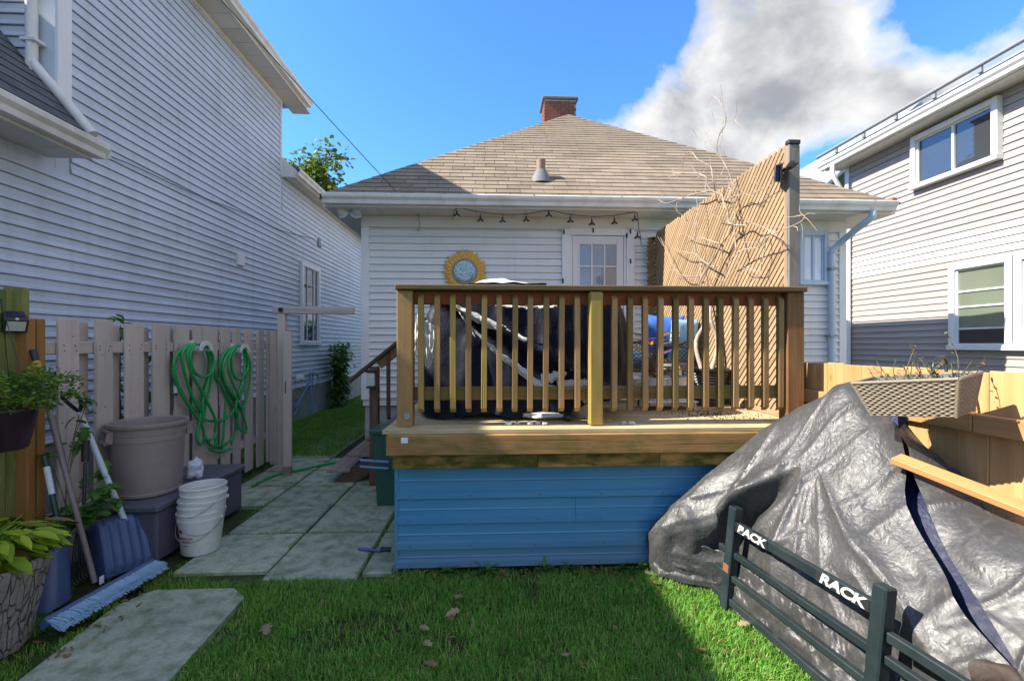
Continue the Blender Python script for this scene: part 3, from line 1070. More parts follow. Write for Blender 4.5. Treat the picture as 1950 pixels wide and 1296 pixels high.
# ------------------------------------------------------------------ the two-storey house on the left
LX = -3.85
lh = thing('house', 'tall white sided two-storey house running down the left side of the yard', 'house', (-6, 6, 0))
b = MB()
b.box((-8, -2, .55), (LX, 4.2, 3.2)); b.box((-8, 4.2, .55), (LX, 8.52, 6.02)); b.box((-8, 8.52, .55), (LX, 14, 4.62))
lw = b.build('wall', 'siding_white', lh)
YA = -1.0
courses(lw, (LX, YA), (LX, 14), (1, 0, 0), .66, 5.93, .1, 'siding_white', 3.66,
        [(-9, 4.2 - YA, 3.05, 9), (4.2 - YA, 4.34 - YA, 3.06, 9), (8.52 - YA, 99, 4.52, 9), (8.46 - YA, 8.54 - YA, 4.0, 9), (9.30 - YA, 10.28 - YA, 1.48, 3.17)])
courses(lw, (-8, 4.2), (-4.07, 4.2), (0, -1, 0), 3.3, 5.93, .1, 'siding_white', 3.66, seam=False)
MB().box((LX - .001, 4.2, 3.2), (LX + .022, 4.34, 5.95)).build('corner_trim', 'trim_white', lh)
MB().box((-4.07, 4.178, 3.2), (LX + .022, 4.199, 5.95)).build('corner_trim', 'trim_blue_grey', lh)
MB().box((LX - .001, 8.46, 4.6), (LX + .022, 8.53, 5.95)).build('corner_trim', 'trim_white', lh)
MB().box((-8, -2, -.1), (LX + .03, 14, .64), c=.01).build('foundation', 'foundation', lh)
MB().box((LX, -1, .640), (LX + .045, 14, .662), c=.003).build('starter_strip', 'trim_white', lh)
# upper eave: soffit panels, every third one perforated
SZ = 5.95
y = 3.9; k = 0
def softex():
    m, t, bb = new_mat('soffit_vented')
    p = t.mapping(t.pos(), (28, 28, 28))
    e = t.voro(p, 1.0, 'F1', 0.0)
    setb(t, bb, t.mix(t.ramp(e, [(.2, 1), (.28, 0)]), (.62, .61, .57), (.12, .11, .1)), .55)
softex()
while y < 8.75:
    MB().box((LX + .01, y + .003, SZ), (-3.50, y + .297, SZ + .012), c=.003).build('soffit_panel', 'soffit_vented' if k % 5 < 2 else 'soffit', lh)
    y += .3; k += 1
MB().box((LX + .001, 3.9, SZ - .05), (LX + .03, 8.52, SZ - .001), c=.005).build('soffit_moulding', 'gutter_white', lh)
MB().box((-3.50, 3.85, SZ - .012), (-3.482, 8.78, SZ + .15)).build('fascia', 'gutter_white', lh)
MB().prism(gutter_prof(-3.481, SZ + .03, 1), 1, 3.8, 8.80).build('gutter', 'gutter_white', lh)
MB().box((LX - .3, 8.76, SZ - .01), (-3.501, 8.78, SZ + .17)).build('fascia_return', 'gutter_white', lh)
rf = MB(); EZ2 = SZ + .16
rf.prism([(-3.40, EZ2), (-3.40, EZ2 + .02), (-7.5, EZ2 + 2.0), (-7.5, EZ2 + 1.9)], 1, 3.8, 8.84)
rf.prism([(-11.6, EZ2), (-11.6, EZ2 + .02), (-7.501, EZ2 + 2.0), (-7.501, EZ2 + 1.9)], 1, 3.8, 8.84)
rf.build('roof', 'shingle_dark', lh)
# the long lower wing beyond
LZ = 4.58
y = 8.56; 
while y < 14:
    MB().box((LX + .01, y + .003, LZ), (-3.62, y + .297, LZ + .012), c=.003).build('soffit_panel', 'soffit', lh); y += .3
MB().box((-3.62, 8.54, LZ - .01), (-3.605, 14, LZ + .13)).build('fascia', 'gutter_white', lh)
MB().prism(gutter_prof(-3.604, LZ + .02, 1), 1, 8.5, 14).build('gutter', 'gutter_white', lh)
MB().prism([(LX + .0, LZ - .02), (-3.60, LZ - .02), (-3.60, LZ + .14), (LX, LZ + .36)], 1, 8.50, 8.54).build('eave_return', 'trim_white', lh)
MB().prism([(-3.56, LZ + .14), (-3.56, LZ + .16), (-7.5, LZ + 2.2), (-7.5, LZ + 2.1)], 1, 8.55, 14).build('wing_roof', 'shingle_dark', lh)
# the steep-roofed rear extension close by
GX, GZ_ = -3.47, 3.13
ext_r = Vector((-5.68, 0, 5.90)); er0 = Vector((-3.45, 0, 3.25))
y = -.9
while y < 4.0:
    MB().box((LX + .02, y + .003, GZ_ - .02), (GX - .02, min(y + .6, 4.12) - .003, GZ_ - .008), c=.003).build('soffit_panel', 'soffit', lh); y += .6
MB().box((GX - .018, -.9, GZ_ - .03), (GX - .001, 4.13, GZ_ + .11)).build('fascia', 'gutter_white', lh)
MB().prism(gutter_prof(GX, GZ_ - .005, 1, .125, .125), 1, -.9, 4.16).build('gutter', 'gutter_white', lh)
MB().box((GX, 4.161, GZ_ - .004), (GX + .124, 4.166, GZ_ + .118), c=.002).build('gutter_end', 'gutter_white', lh)
exr = MB()
exr.prism([(er0.x, er0.z - .03), (er0.x, er0.z), (ext_r.x, ext_r.z), (ext_r.x, ext_r.z - .1)], 1, -.95, 4.17)
exr.prism([(-7.75, er0.z - .03), (-7.75, er0.z), (ext_r.x - .001, ext_r.z), (ext_r.x - .001, ext_r.z - .1)], 1, -.95, 4.17)
exo = exr.build('rear_roof', 'shingle_dark', lh)
up_ = Vector((ext_r.x - er0.x, 0, ext_r.z - er0.z))
shingles(exo, (er0.x + .03, 1.6, er0.z - .03), (0, 1, 0), up_, [(1, 0, 2.53)], 0, 2.56, 1.5, .14, .3, 'shingle_dark', 200)
# upper downspout and its run down the slope
dp = MB().tube([(-3.97, 4.12, 6.0), (-3.97, 4.12, 4.02), (-3.95, 4.12, 3.92), (-3.72, 4.12, 3.64), (-3.46, 4.12, 3.32)], .042, 10, smooth=3).build('downspout', 'gutter_white', lh, 50)
for zz in (5.2, 4.75, 4.1):
    MB().box((-4.03, 4.072, zz), (-3.90, 4.178, zz + .03), c=.004).build('pipe_strap', 'trim_white', dp)
window(lh, 'window', lambda s, z, o: (LX + o + .012, s, z), 9.30, 10.28, 1.48, 3.17, 'glass_blue', 'trim_white', .09, mull=(9.62, 9.96), bars=(1.9, 2.32, 2.74), depth=.06, bw=.007)
p = gx(457, 495, LX + .02)
MB().box((LX, p.y - .09, p.z - .09), (LX + .05, p.y + .09, p.z + .09), c=.008).build('outlet_box', 'trim_white', lh)
p = gx(607, 462, LX + .02)
vb = MB(); vb.box((LX, p.y - .08, p.z - .09), (LX + .06, p.y + .08, p.z + .0), c=.008); vb.box((LX, p.y - .06, p.z + .002), (LX + .05, p.y + .06, p.z + .09), c=.008); vb.build('wall_vent', 'galvanised', lh)
p = gx(566, 722, LX + .06)
MB().lathe([(.07, 0), (.09, .03), (.06, .12), (0, .14)], p, 16, tilt=Matrix.Rotation(R(70), 3, 'Y')).build('vent_hood', 'white_plastic', lh, 40)

# ------------------------------------------------------------------ the house on the right
RX = 6.8
rh = thing('house', 'grey sided two-storey house with a white band of boards behind the cedar fence', 'house', (9, 6, 0))
rw = MB().box((RX, 1.5, -.1), (12, 8.42, 4.95)).build('wall', 'siding_grey', rh)
mt = lambda z: 'siding_bright' if 2.66 < z < 3.10 else 'siding_grey'
courses(rw, (RX, 1.5), (RX, 8.34), (-1, 0, 0), .4, 4.86, .101, mt, 3.66,
        [(5.74 - 1.5, 7.0 - 1.5, 3.96, 4.80), (5.58 - 1.5, 6.40 - 1.5, 1.42, 2.66), (4.7 - 1.5, 5.56 - 1.5, 1.42, 2.66)])
MB().box((RX - .024, 8.34, .3), (RX + .001, 8.44, 4.86)).build('corner_trim', 'trim_white', rh)
rwall = lambda s, z, o: (RX - o - .010, s, z)
window(rh, 'window', rwall, 5.74, 7.0, 3.96, 4.80, 'glass_dark', 'trim_white', .08, mull=(6.36,), depth=.09)
wl = window(rh, 'window', rwall, 5.58, 6.40, 1.42, 2.66, 'glass_curtain', 'trim_white', .085, bars=(1.72, 2.03, 2.25), depth=.08)
MB().box((RX - .04, 5.7, 1.52), (RX - .032, 6.28, 1.70), c=.002).build('window_fan', 'pot_black', wl)
window(rh, 'window', rwall, 4.7, 5.56, 1.42, 2.66, 'glass_curtain', 'trim_white', .085, bars=(2.03,), depth=.08)
RE = 6.48
MB().box((RE + .02, 1.5, 4.86), (RX - .001, 8.55, 4.872), c=.003).build('soffit', 'soffit', rh)
MB().box((RE, 1.5, 4.845), (RE + .018, 8.55, 5.0)).build('fascia', 'gutter_white', rh)
MB().prism(gutter_prof(RE - .001, 4.87, -1, .12, .12), 1, 1.5, 8.62).build('gutter', 'trim_white', rh)
MB().prism([(RE - .1, 5.02), (RE - .1, 5.045), (10.5, 6.9), (10.5, 6.8)], 1, 1.5, 8.62).build('roof', 'roof_metal', rh)
MB().tube([(RE - .13, 1.5, 5.13), (RE - .13, 8.6, 5.13)], .03, 8).build('snow_guard', 'galvanised', rh, 50)
y = 1.9
while y < 8.6:
    MB().box((RE - .135, y, 5.03), (RE - .10, y + .05, 5.125), c=.004).build('guard_bracket', 'galvanised', rh); y += .62
MB().tube([(RE - .06, 8.28, 4.88), (RE - .06, 8.28, 4.7), (RE + .08, 8.29, 4.45), (RX - .06, 8.3, 4.15), (RX - .06, 8.3, 3.9), (RX - .06, 8.3, .4)], .04, 10, smooth=4).build('downspout', 'trim_white', rh, 50)

# a further house showing beyond the right eave
fh = thing('house', 'far house with a pale grey metal roof glimpsed past the right eave', 'house', (14, 17, 0))
MB().box((10.6, 14.3, 0), (17, 20, 6.3)).build('wall', 'siding_grey', fh)
q = MB(); q.prism([(10.2, 6.1), (10.2, 6.2), (13.8, 9.3), (13.8, 9.2)], 1, 14, 20.3); q.prism([(17.4, 6.1), (17.4, 6.2), (13.801, 9.3), (13.801, 9.2)], 1, 14, 20.3)
fr_ = q.build('roof', 'roof_metal', fh)
for i in range(9):
    s = i / 9
    q = MB(); q.prism([(10.2 + 3.6 * s, 6.2 + 3.1 * s + .001), (10.2 + 3.6 * s, 6.23 + 3.1 * s), (10.2 + 3.6 * s + .33, 6.2 + 3.1 * s + .31), (10.2 + 3.6 * s + .33, 6.2 + 3.1 * s + .287)], 1, 13.98, 20.3)
    q.build('roof_sheet', 'roof_metal', fr_)

# ------------------------------------------------------------------ deck
deck = thing('deck', 'raised weathered wooden deck with a baluster railing and blue metal skirting', 'deck', (.75, 4.5, 0))
FZ = .957
y = 2.908; i = 0
while y < 5.95:
    m_ = 'deck_floor'
    board('floor_board', (-.69, y + .069, FZ - .014), (2.235, y + .069, FZ - .014), .136, .028, m_, deck, roll=random.uniform(-.006, .006))
    y += .142; i += 1
board('rim_joist', (-.66, 2.897, .864), (2.20, 2.897, .864), .128, .036, 'deck_fascia', deck, (0, -1, 0), .005)
board('beam', (-.63, 2.955, .750), (.30, 2.955, .750), .098, .04, 'deck_beam', deck, (0, -1, 0), .005)
board('beam', (.302, 2.957, .748), (1.1, 2.957, .748), .096, .04, 'deck_beam', deck, (0, -1, 0), .005)
board('beam', (1.102, 2.955, .750), (2.17, 2.955, .750), .098, .04, 'deck_beam', deck, (0, -1, 0), .005)
board('side_joist', (-.65, 2.93, .864), (-.65, 5.95, .864), .128, .036, 'deck_fascia', deck, (-1, 0, 0), .005)
board('side_joist', (2.19, 2.93, .864), (2.19, 5.95, .864), .128, .036, 'deck_fascia', deck, (1, 0, 0), .005)
# ribbed metal skirting laid sideways: four sheets, each lapping the next with a raised rib
def rib_sheet(z0, z1, x0, x1, yy=3.05, d=0.0):
    h = z1 - z0
    o = [(0, z0), (-.002, z0), (-.020, z0 + .003), (-.020, z0 + .042), (-.002, z0 + .052)]
    o += [(-.002, z0 + h * .52), (-.007, z0 + h * .55), (-.002, z0 + h * .60), (-.002, z1 - .005), (0, z1 - .005)]
    return MB().prism([(yy + d + a, b) for a, b in o], 0, x0, x1).build('skirting_sheet', 'blue_metal', deck)
zz = [.02, .142, .31, .475, .69]
for k in range(4):
    if k == 2:
        rib_sheet(zz[k], zz[k + 1], -.625, .565, 3.05, -.0008 * k); rib_sheet(zz[k], zz[k + 1], .567, 2.15, 3.05, -.0022)
    else:
        rib_sheet(zz[k], zz[k + 1], -.625, 2.15, 3.05, -.0008 * k)
MB().box((-.64, 3.037, .0), (-.614, 3.06, .69), c=.004).build('skirting_corner', 'blue_metal', deck)
MB().box((-.635, 3.062, .0), (-.625, 5.9, .69), c=.003).build('side_skirting', 'blue_metal', deck)
MB().box((2.15, 3.062, .0), (2.16, 5.9, .69), c=.003).build('side_skirting', 'blue_metal', deck)
MB().box((-.565, 2.8765, .88), (-.522, 2.878, .915), c=.0004).build('sticker', 'paper', deck)
for z in (.043, .165, .333, .498):
    for k in range(7):
        x = -.55 + k * .43 + random.uniform(-.02, .02)
        MB().lathe([(0, -.004), (.0055, -.0035), (.006, 0), (.009, .0005), (.009, .0015)], (x, 3.0285, z), 8, tilt=Matrix.Rotation(R(90), 3, 'X')).build('screw', 'vent_grey', deck)
# railing
board('rail_cap', (-.625, 3.05, 1.871), (2.135, 3.05, 1.871), .145, .034, 'rail_cap', deck, c=.005)
board('top_rail', (-.515, 3.078, 1.809), (2.005, 3.078, 1.809), .088, .036, 'deck_red', deck, (0, -1, 0))
board('bottom_rail', (-.515, 3.078, 1.170), (2.005, 3.078, 1.170), .088, .036, 'deck_brown', deck, (0, -1, 0))
def post(name, x0, x1, y0, y1, z0, z1, mat, par, c=.005):
    return board(name, ((x0 + x1) / 2, (y0 + y1) / 2, z0), ((x0 + x1) / 2, (y0 + y1) / 2, z1), x1 - x0, y1 - y0, mat, par, (0, -1, 0), c)
p0 = post('post', -.618, -.517, 3.005, 3.105, FZ + .001, 1.853, 'deck_grey', deck)
MB().lathe([(0, -.008), (.014, -.006), (.022, 0), (.022, .004)], (-.55, 3.002, 1.03), 14, tilt=Matrix.Rotation(R(90), 3, 'X')).build('bolt', 'galvanised', p0, 40)
post('post', .648, .742, 2.985, 3.058, FZ + .001, 1.85, 'deck_moss', deck, .012)
post('post', 2.012, 2.130, 3.005, 3.105, FZ + .001, 1.853, 'post_brown', deck)
BAL = {}
def bal(x, z0, z1, mat, par, y=3.039, name='baluster'):
    L = z1 - z0
    k = (round(L, 2), mat)
    if k not in BAL:
        h = L / 2; w = .0185
        b = MB().prism([(-h + .028, w), (h - .03, w), (h, -w), (-h, -w)], 1, -w, w)
        me = bpy.data.meshes.new(name); me.from_pydata(b.v, [], b.f)
        bm = bmesh.new(); bm.from_mesh(me); bmesh.ops.recalc_face_normals(bm, faces=bm.faces)
        bmesh.ops.bevel(bm, geom=list(bm.edges), offset=.002, segments=1, affect='EDGES')
        bm.to_mesh(me); bm.free(); me.materials.append(MAT[mat]); BAL[k] = me
    m = frame(Vector((0, 0, 0)), Vector((0, 0, 1)), (0, -1, 0))
    m = Matrix.Rotation(random.uniform(-.006, .006), 3, 'Y') @ m
    return link(name, BAL[k], par, (x, y, (z0 + z1) / 2), m)
us = [801, 832, 862, 892, 922, 951, 981, 1010, 1040, 1070, 1100, 1171, 1201, 1230, 1259, 1288, 1317, 1346, 1374, 1403, 1432, 1460, 1489]
for i, u in enumerate(us):
    bal(gy(u, 620, 3.02).x, 1.045, 1.832, 'deck_moss' if i in (0, 2, 4) else ('deck_grey' if i < 13 and i % 4 else 'deck_brown' if i % 3 == 0 else 'deck_grey'), deck)
# stairs on the left side, going down towards the picket fence
SY0, SY1 = 5.0, 5.86
for k in range(5):
    x1 = -.69 - .21 * k; z = .80 - .168 * k
    board('step', (x1 - .125, SY0, z), (x1 - .125, SY1, z), .255, .036, 'step_grey', deck, (0, 0, 1), .006)
for yy in (SY0 + .06, SY1 - .06):
    b = MB().prism([(-.69, .78), (-1.74, -.02), (-1.50, -.02), (-.69, .55)], 1, yy - .018, yy + .018); b.build('stringer', 'stair_brown', deck)
nw = post('newel_post', -1.295, -1.205, 4.90, 4.985, 0, 1.26, 'stair_brown', deck)
a, b_ = Vector((-1.52, 4.94, 1.10)), Vector((-.67, 4.94, 1.79))
board('handrail', a, b_, .09, .036, 'stair_brown', deck, Vector((-.69, 0, .85)), .005)
dn = Vector((0, 0, -.075))
board('handrail_lower', Vector((-1.205, 4.955, 1.27)), b_ + dn + Vector((0, .015, 0)), .036, .085, 'deck_brown', deck, Vector((-.69, 0, .85)))
board('lower_rail', Vector((-1.205, 4.955, .50)), Vector((-.67, 4.955, .93)), .036, .085, 'stair_brown', deck, Vector((-.69, 0, .85)))
for x in (-1.10, -.98, -.86, -.76):
    zc = 1.10 + (x + 1.52) / .85 * .69
    bal(x, zc - .75, zc - .02, 'stair_brown', deck, 4.925, 'stair_baluster')
post('post', -.70, -.60, 4.90, 5.0, .955, 1.78, 'stair_brown', deck)

# ------------------------------------------------------------------ privacy screen of tight lattice
scr = thing('privacy_screen', 'tall tan lattice privacy screen standing along the right edge of the deck', 'screen', (2.15, 4.5, FZ))
SX = 2.155
sp = post('post', 2.140, 2.226, 3.185, 3.22, .70, 2.94, 'post_grey', scr, .006)
MB().box((2.136, 3.181, 2.941), (2.230, 3.224, 2.975), c=.006).build('post_cap', 'pot_black', sp)
post('post', 2.165, 2.25, 5.84, 5.93, .96, 2.86, 'post_grey', scr, .006)
Y0, Y1, Z0, Z1 = 3.222, 5.86, 1.0, 2.945
vp_, wd = .064, .0345
def diag(sign, xo, mat):
    c = Z0 - Y1 - .2
    lo = (Z0 - Y1) if sign > 0 else (Z0 + Y0)
    hi = (Z1 - Y0) if sign > 0 else (Z1 + Y1)
    c = lo + .03
    while c < hi:
        # z = sign*y + c inside the rectangle
        pts = []
        if sign > 0: ya, yb = max(Y0, Z0 - c), min(Y1, Z1 - c)
        else: ya, yb = max(Y0, c - Z1), min(Y1, c - Z0)
        if yb - ya > .04:
            a = Vector((xo, ya, sign * ya + c)); b = Vector((xo, yb, sign * yb + c))
            L = (b - a).length
            L2 = math.ceil(L * 20) / 20 - .02
            m = frame(a, b, (-1, 0, 0))
            link('slat', board_mesh(max(.03, L2), wd, .007, mat, .002), scr, (a + b) / 2, m)
        c += vp_
diag(-1, SX - .008, 'lattice')
diag(1, SX + .006, 'lattice')
board('frame_strip', (SX - .004, Y0 + .006, Z0 - .03), (SX - .004, Y0 + .006, Z1), .03, .02, 'lattice', scr, (-1, 0, 0))
board('frame_strip', (SX - .003, Y0, Z0 - .02), (SX - .003, Y1, Z0 - .02), .04, .022, 'lattice', scr, (-1, 0, 0))
board('middle_rail', (SX + .022, Y0, 1.80), (SX + .022, Y1, 1.80), .085, .03, 'deck_brown', scr, (-1, 0, 0))
for k in range(34):
    z = 1.02 + k * .056
    board('slat', (2.035, 5.85, z), (2.135, 5.85, z + .1 if z < 2.78 else 2.885), .0375, .007, 'deck_brown', scr, (0, -1, 0))

# ------------------------------------------------------------------ new cedar fence on the right
cf = thing('cedar_fence', 'new honey coloured cedar board fence with a flat rail behind the grey tarp', 'fence', (2.3, 2.5, 0))
y = .55; i = 0
while y < 7.2:
    t = 1.372 + random.uniform(-.006, .006)
    board('fence_board', (2.285 + random.uniform(0, .004), y + .0715, .03), (2.285 + random.uniform(0, .004), y + .0715, t), .1415, .018, 'cedar_new', cf, (-1, 0, 0), .003)
    y += .1437; i += 1
for (ya, yb) in ((.5, 2.02), (2.024, 3.36)):
    board('fence_rail', (2.256, ya, 1.133), (2.256, yb, 1.133), .088, .038, 'cedar_new', cf, (-1, 0, 0), .004)
board('fence_rail', (2.256, .5, .35), (2.256, 3.36, .35), .088, .038, 'cedar_new', cf, (-1, 0, 0), .004)

# ------------------------------------------------------------------ old painted picket fence on the left
FX = -2.82
pf = thing('picket_fence', 'old beige painted shadowbox picket fence with the green hose hung on it', 'fence', (FX, 4.5, 0))
spans = [(103, 143), (174, 207), (233, 268), (284, 316), (328, 354), (363, 379), (380, 409), (416, 433), (440, 453), (463, 477), (485, 498), (504, 516)]
for k, (u0, u1) in enumerate(spans):
    y0, y1 = gx(u0, 620, FX).y, gx(u1, 620, FX).y
    z0 = random.uniform(.02, .05); ln = random.uniform(-.008, .008)
    board('picket', (FX + .02, (y0 + y1) / 2, z0), (FX + .02, (y0 + y1) / 2 + ln, 1.665 + random.uniform(-.012, .012)), y1 - y0, .019, 'picket', pf, (1, 0, 0), .003)
    yb = y1 + .085
    board('picket', (FX - .055, yb, .03), (FX - .055, yb + ln, 1.655 + random.uniform(-.012, .012)), .14, .019, 'picket', pf, (1, 0, 0), .003)
nh = MB()
for (u0, u1) in spans:
    y0, y1 = gx(u0, 620, FX).y, gx(u1, 620, FX).y
    for z in (1.49, 1.455, .38, .345):
        for t in (.2, .78):
            y = y0 + (y1 - y0) * (t + random.uniform(-.06, .06)); zq = z + random.uniform(-.008, .008)
            nh.box((FX + .029, y - .004, zq - .004), (FX + .0315, y + .004, zq + .004), c=.001)
    for _ in range(3):
        y = y0 + (y1 - y0) * random.uniform(.15, .85); zq = random.uniform(.7, 1.6)
        nh.box((FX + .029, y - .0035, zq - .0035), (FX + .0305, y + .0035, zq + .0035), c=.001)
tag(nh.build('nail_heads', 'black_plastic', pf), kind='stuff')
board('rail', (FX - .018, 2.95, 1.475), (FX - .018, 5.95, 1.475), .085, .05, 'picket', pf, (1, 0, 0), .006)
board('rail', (FX - .018, 2.95, .36), (FX - .018, 5.95, .36), .085, .05, 'picket', pf, (1, 0, 0), .006)
post('post', FX + .03, FX + .115, 5.86, 5.945, -.02, 1.66, 'picket', pf)
gt = thing('gate_frame', 'weathered wooden gate post with a flat beam reaching the bungalow corner', 'gate', (-2.45, 5.6, 0))
gp = post('post', -2.575, -2.49, 5.60, 5.685, -.02, 1.865, 'picket', gt)
gb = board('beam', (-2.63, 5.64, 1.912), (-1.69, 5.70, 1.912), .085, .085, 'picket', gt, (0, -1, 0), .006)
MB().lathe([(0, -.006), (.028, -.004), (.03, .004)], (-2.53, 5.592, 1.912), 16, tilt=Matrix.Rotation(R(90), 3, 'X')).build('knot_hole', 'black_plastic', gt, 40)
b = MB().box((-2.40, 5.33, .07), (-2.31, 5.37, 1.655), c=.006); gq = board('gate_board', (-2.352, 5.37, .09), (-2.352, 5.37, 1.65), .092, .04, 'picket', gt, (0, -1, 0), .005)
board('hinge_board', (-2.43, 5.50, .05), (-2.43, 5.50, 1.60), .10, .03, 'picket', gt, (1, 0, 0), .005)
MB().box((-2.376, 5.349, .93), (-2.36, 5.36, 1.07), c=.004).build('latch', 'black_metal', gt)
MB().box((-2.395, 5.335, -.03), (-2.31, 5.40, .088), c=.006).build('post_foot', 'step_grey', gt)

gf = thing('board_fence', 'mossy dark green board fence with an orange brown end post at the far left', 'fence', (-2.83, 2.4, 0))
y = 1.25; i = 0
while y < 2.84:
    board('fence_board', (-2.83, y + .068, .0), (-2.83, y + .068, 1.825 + random.uniform(-.015, .015)), .136, .022, 'green_board', gf, (1, 0, 0), .004)
    y += .139; i += 1
ya, yb = gx(45, 620, -2.78).y, gx(78, 620, -2.78).y
post_y = (ya + yb) / 2
board('end_post', (-2.80, post_y - .03, -.02), (-2.80, post_y - .03, 1.655), (yb - ya) * .5, .09, 'orange_post', gf, (1, 0, 0), .006)
board('end_post', (-2.80, post_y + .033, -.02), (-2.80, post_y + .033, 1.655), (yb - ya) * .52, .085, 'orange_post', gf, (1, 0, 0), .006)

# ------------------------------------------------------------------ trees, wall plants, vine
tr = thing('tree', 'bright green and yellow leafy tree rising behind the left house', 'tree', (-6.9, 17, 0))
MB().tube([(-6.9, 17, 0), (-6.85, 17.05, 3), (-7.0, 17, 5), (-6.9, 17, 8)], lambda t: .22 * (1 - t * .75), 10, smooth=4).build('trunk', 'bark', tr, 60)
limbs = MB(); tips = []
for k in range(34):
    z = random.uniform(4.2, 7.6); d = rdir(0, .6); L = random.uniform(.9, 2.4) * (1 - (z - 4.2) / 8)
    a = Vector((-6.9, 17, z)); e = a + Vector((d.x, d.y, abs(d.z) + .45)) * L
    limbs.tube([a, a.lerp(e, .5) + Vector((0, 0, -.1)), e], lambda t: .06 * (1 - t * .8), 6, smooth=3)
    tips += [(a.lerp(e, .55), .55), (e, .75)]
limbs.build('limb', 'bark', tr, 60)
sp_ = []
for (c, r) in tips:
    for _ in range(75):
        q = c + rdir() * (r * random.random() ** .5)
        d = rdir(-.7, .5)
        sp_.append((q, d, rdir(.2, 1), random.uniform(.13, .24), random.uniform(.10, .16), random.random() * (.5 if q.z < 6.5 else .98)))
leafmesh('crown', sp_, 'leaf_tree', tr)

wp = thing('climbing_plant', 'leafy green climber growing up the white wall in the side alley', 'plant', gz(640, 785, -.0))
c0_ = gx(636, 770, LX + .12); 
stem = MB()
spl = []
for k in range(5):
    pts = [Vector((LX + .1, c0_.y + random.uniform(-.25, .25), 0)) + Vector((random.uniform(0, .08), random.uniform(-.12, .12), h)) for h in np.linspace(0, random.uniform(1.1, 1.65), 6)]
    stem.tube(pts, .008, 5, smooth=3)
    for p_ in pts[1:]:
        for _ in range(34):
            q = p_ + Vector((random.uniform(-.05, .2), random.uniform(-.33, .33) * (1.25 if p_.z > 1.1 else .7), random.uniform(-.2, .2)))
            spl.append((q, (random.uniform(.2, 1), random.uniform(-.7, .7), random.uniform(-.8, .4)), (0, 0, 1), random.uniform(.07, .13), random.uniform(.07, .11), random.random() * .93))
stem.build('stem', 'bark', wp, 60)
leafmesh('foliage', spl, 'leaf_green', wp, lobes=True)

dv = thing('dead_vine', 'bare pale vine branches sprawling over the lattice privacy screen', 'vine', (2.05, 4.3, FZ))
VX = 2.07
def zc8(x, y, X=VX): return gx(1230 + x / 4.05, 240 + y / 4.05, X)
stems = [
 ([(440, 1240), (470, 1160), (545, 1000), (600, 900), (640, 830), (690, 765), (665, 740), (660, 650), (640, 590), (590, 530), (530, 500), (500, 490), (465, 400), (430, 370), (375, 365), (290, 362), (215, 366)], .013),
 ([(530, 500), (550, 400), (490, 310), (440, 260), (380, 200), (300, 230), (270, 330)], .008),
 ([(690, 765), (672, 660), (660, 580), (655, 420), (600, 280), (575, 190), (590, 80), (625, 0), (628, -80), (600, -180), (560, -215), (530, -222)], .007),
 ([(545, 1085), (440, 1040), (400, 990), (300, 965), (200, 940)], .010),
 ([(600, 905), (530, 890), (450, 860), (360, 870), (300, 820)], .008),
 ([(400, 1160), (300, 1150), (220, 1070), (150, 950), (120, 860)], .008),
 ([(440, 1230), (410, 1060), (410, 900), (430, 700), (420, 600), (390, 480)], .008),
 ([(690, 765), (760, 760), (830, 740), (900, 780), (1000, 840), (1060, 960)], .007),
 ([(650, 1050), (760, 960), (880, 930), (1000, 850), (1150, 780), (1205, 730), (1212, 690), (1160, 690)], .007),
 ([(500, 500), (420, 520), (300, 550), (210, 620)], .009),
 ([(300, 550), (200, 595), (130, 580), (110, 555)], .007),
 ([(260, 560), (262, 650), (278, 690)], .006),
 ([(740, 940), (700, 780), (680, 640), (655, 520), (640, 470)], .008),
 ([(640, 690), (580, 700), (540, 690), (530, 650)], .005),
 ([(595, 900), (570, 1040), (530, 1150), (520, 1240)], .009),
 ([(655, 1050), (640, 1140), (625, 1240)], .008),
 ([(660, 560), (740, 530), (860, 510)], .005),
 ([(650, 630), (700, 540), (830, 520), (920, 470), (1000, 420)], .005),
 ([(890, 800), (905, 900), (890, 1050), (860, 1120), (760, 1095), (720, 1040)], .006),
 ([(590, 80), (540, 30), (490, -10)], .004), ([(580, 150), (500, 125), (400, 100)], .004), ([(540, 110), (480, 70), (450, 45)], .003), ([(600, -20), (660, -50), (680, -60)], .003),
 ([(460, 380), (480, 340), (470, 300)], .004), ([(600, 360), (550, 420), (540, 480)], .004), ([(640, 330), (650, 380), (640, 420)], .003)]
vb_ = MB(); tw = MB()
for pts, r in stems:
    P3 = [zc8(*p) + Vector((random.uniform(-.05, .02), 0, 0)) for p in pts]
    vb_.tube(P3, (lambda r: lambda t: r * .78 * (1 - .6 * t))(r), 6, smooth=4)
    for i in range(1, len(P3) - 1):
        for _ in range(2):
            d = (P3[i + 1] - P3[i]).normalized()
            s = Vector((random.uniform(-.3, .05), random.uniform(-1, 1), random.uniform(-.7, 1))).normalized()
            L = random.uniform(.05, .20)
            a = P3[i].lerp(P3[i + 1], random.random())
            mid = a + (d * .4 + s * .5) * L * .6
            tw.tube([a, mid, mid + (d * .2 + s + rdir() * .4).normalized() * L * .6], lambda t: .0024 * (1 - .6 * t), 4, smooth=3)
vb_.build('branch', 'twig', dv, 60)
tw.build('twigs', 'twig', dv, 60)
trk = MB(); rt = Vector((1.94, 4.05, 1.3))
for q in range(3):
    a = Vector((1.90 + q * .04, 4.02, 1.25)); e = zc8(440 + q * 40, 1240)
    trk.tube([a, a.lerp(e, .3) + Vector((-.05 + q * .06, .03, .03)), a.lerp(e, .65) + Vector((.06 - .04 * q, 0, 0)), e], lambda t: .020 * (1 - .4 * t), 8, smooth=5)
trk.build('trunk', 'twig', dv, 60)

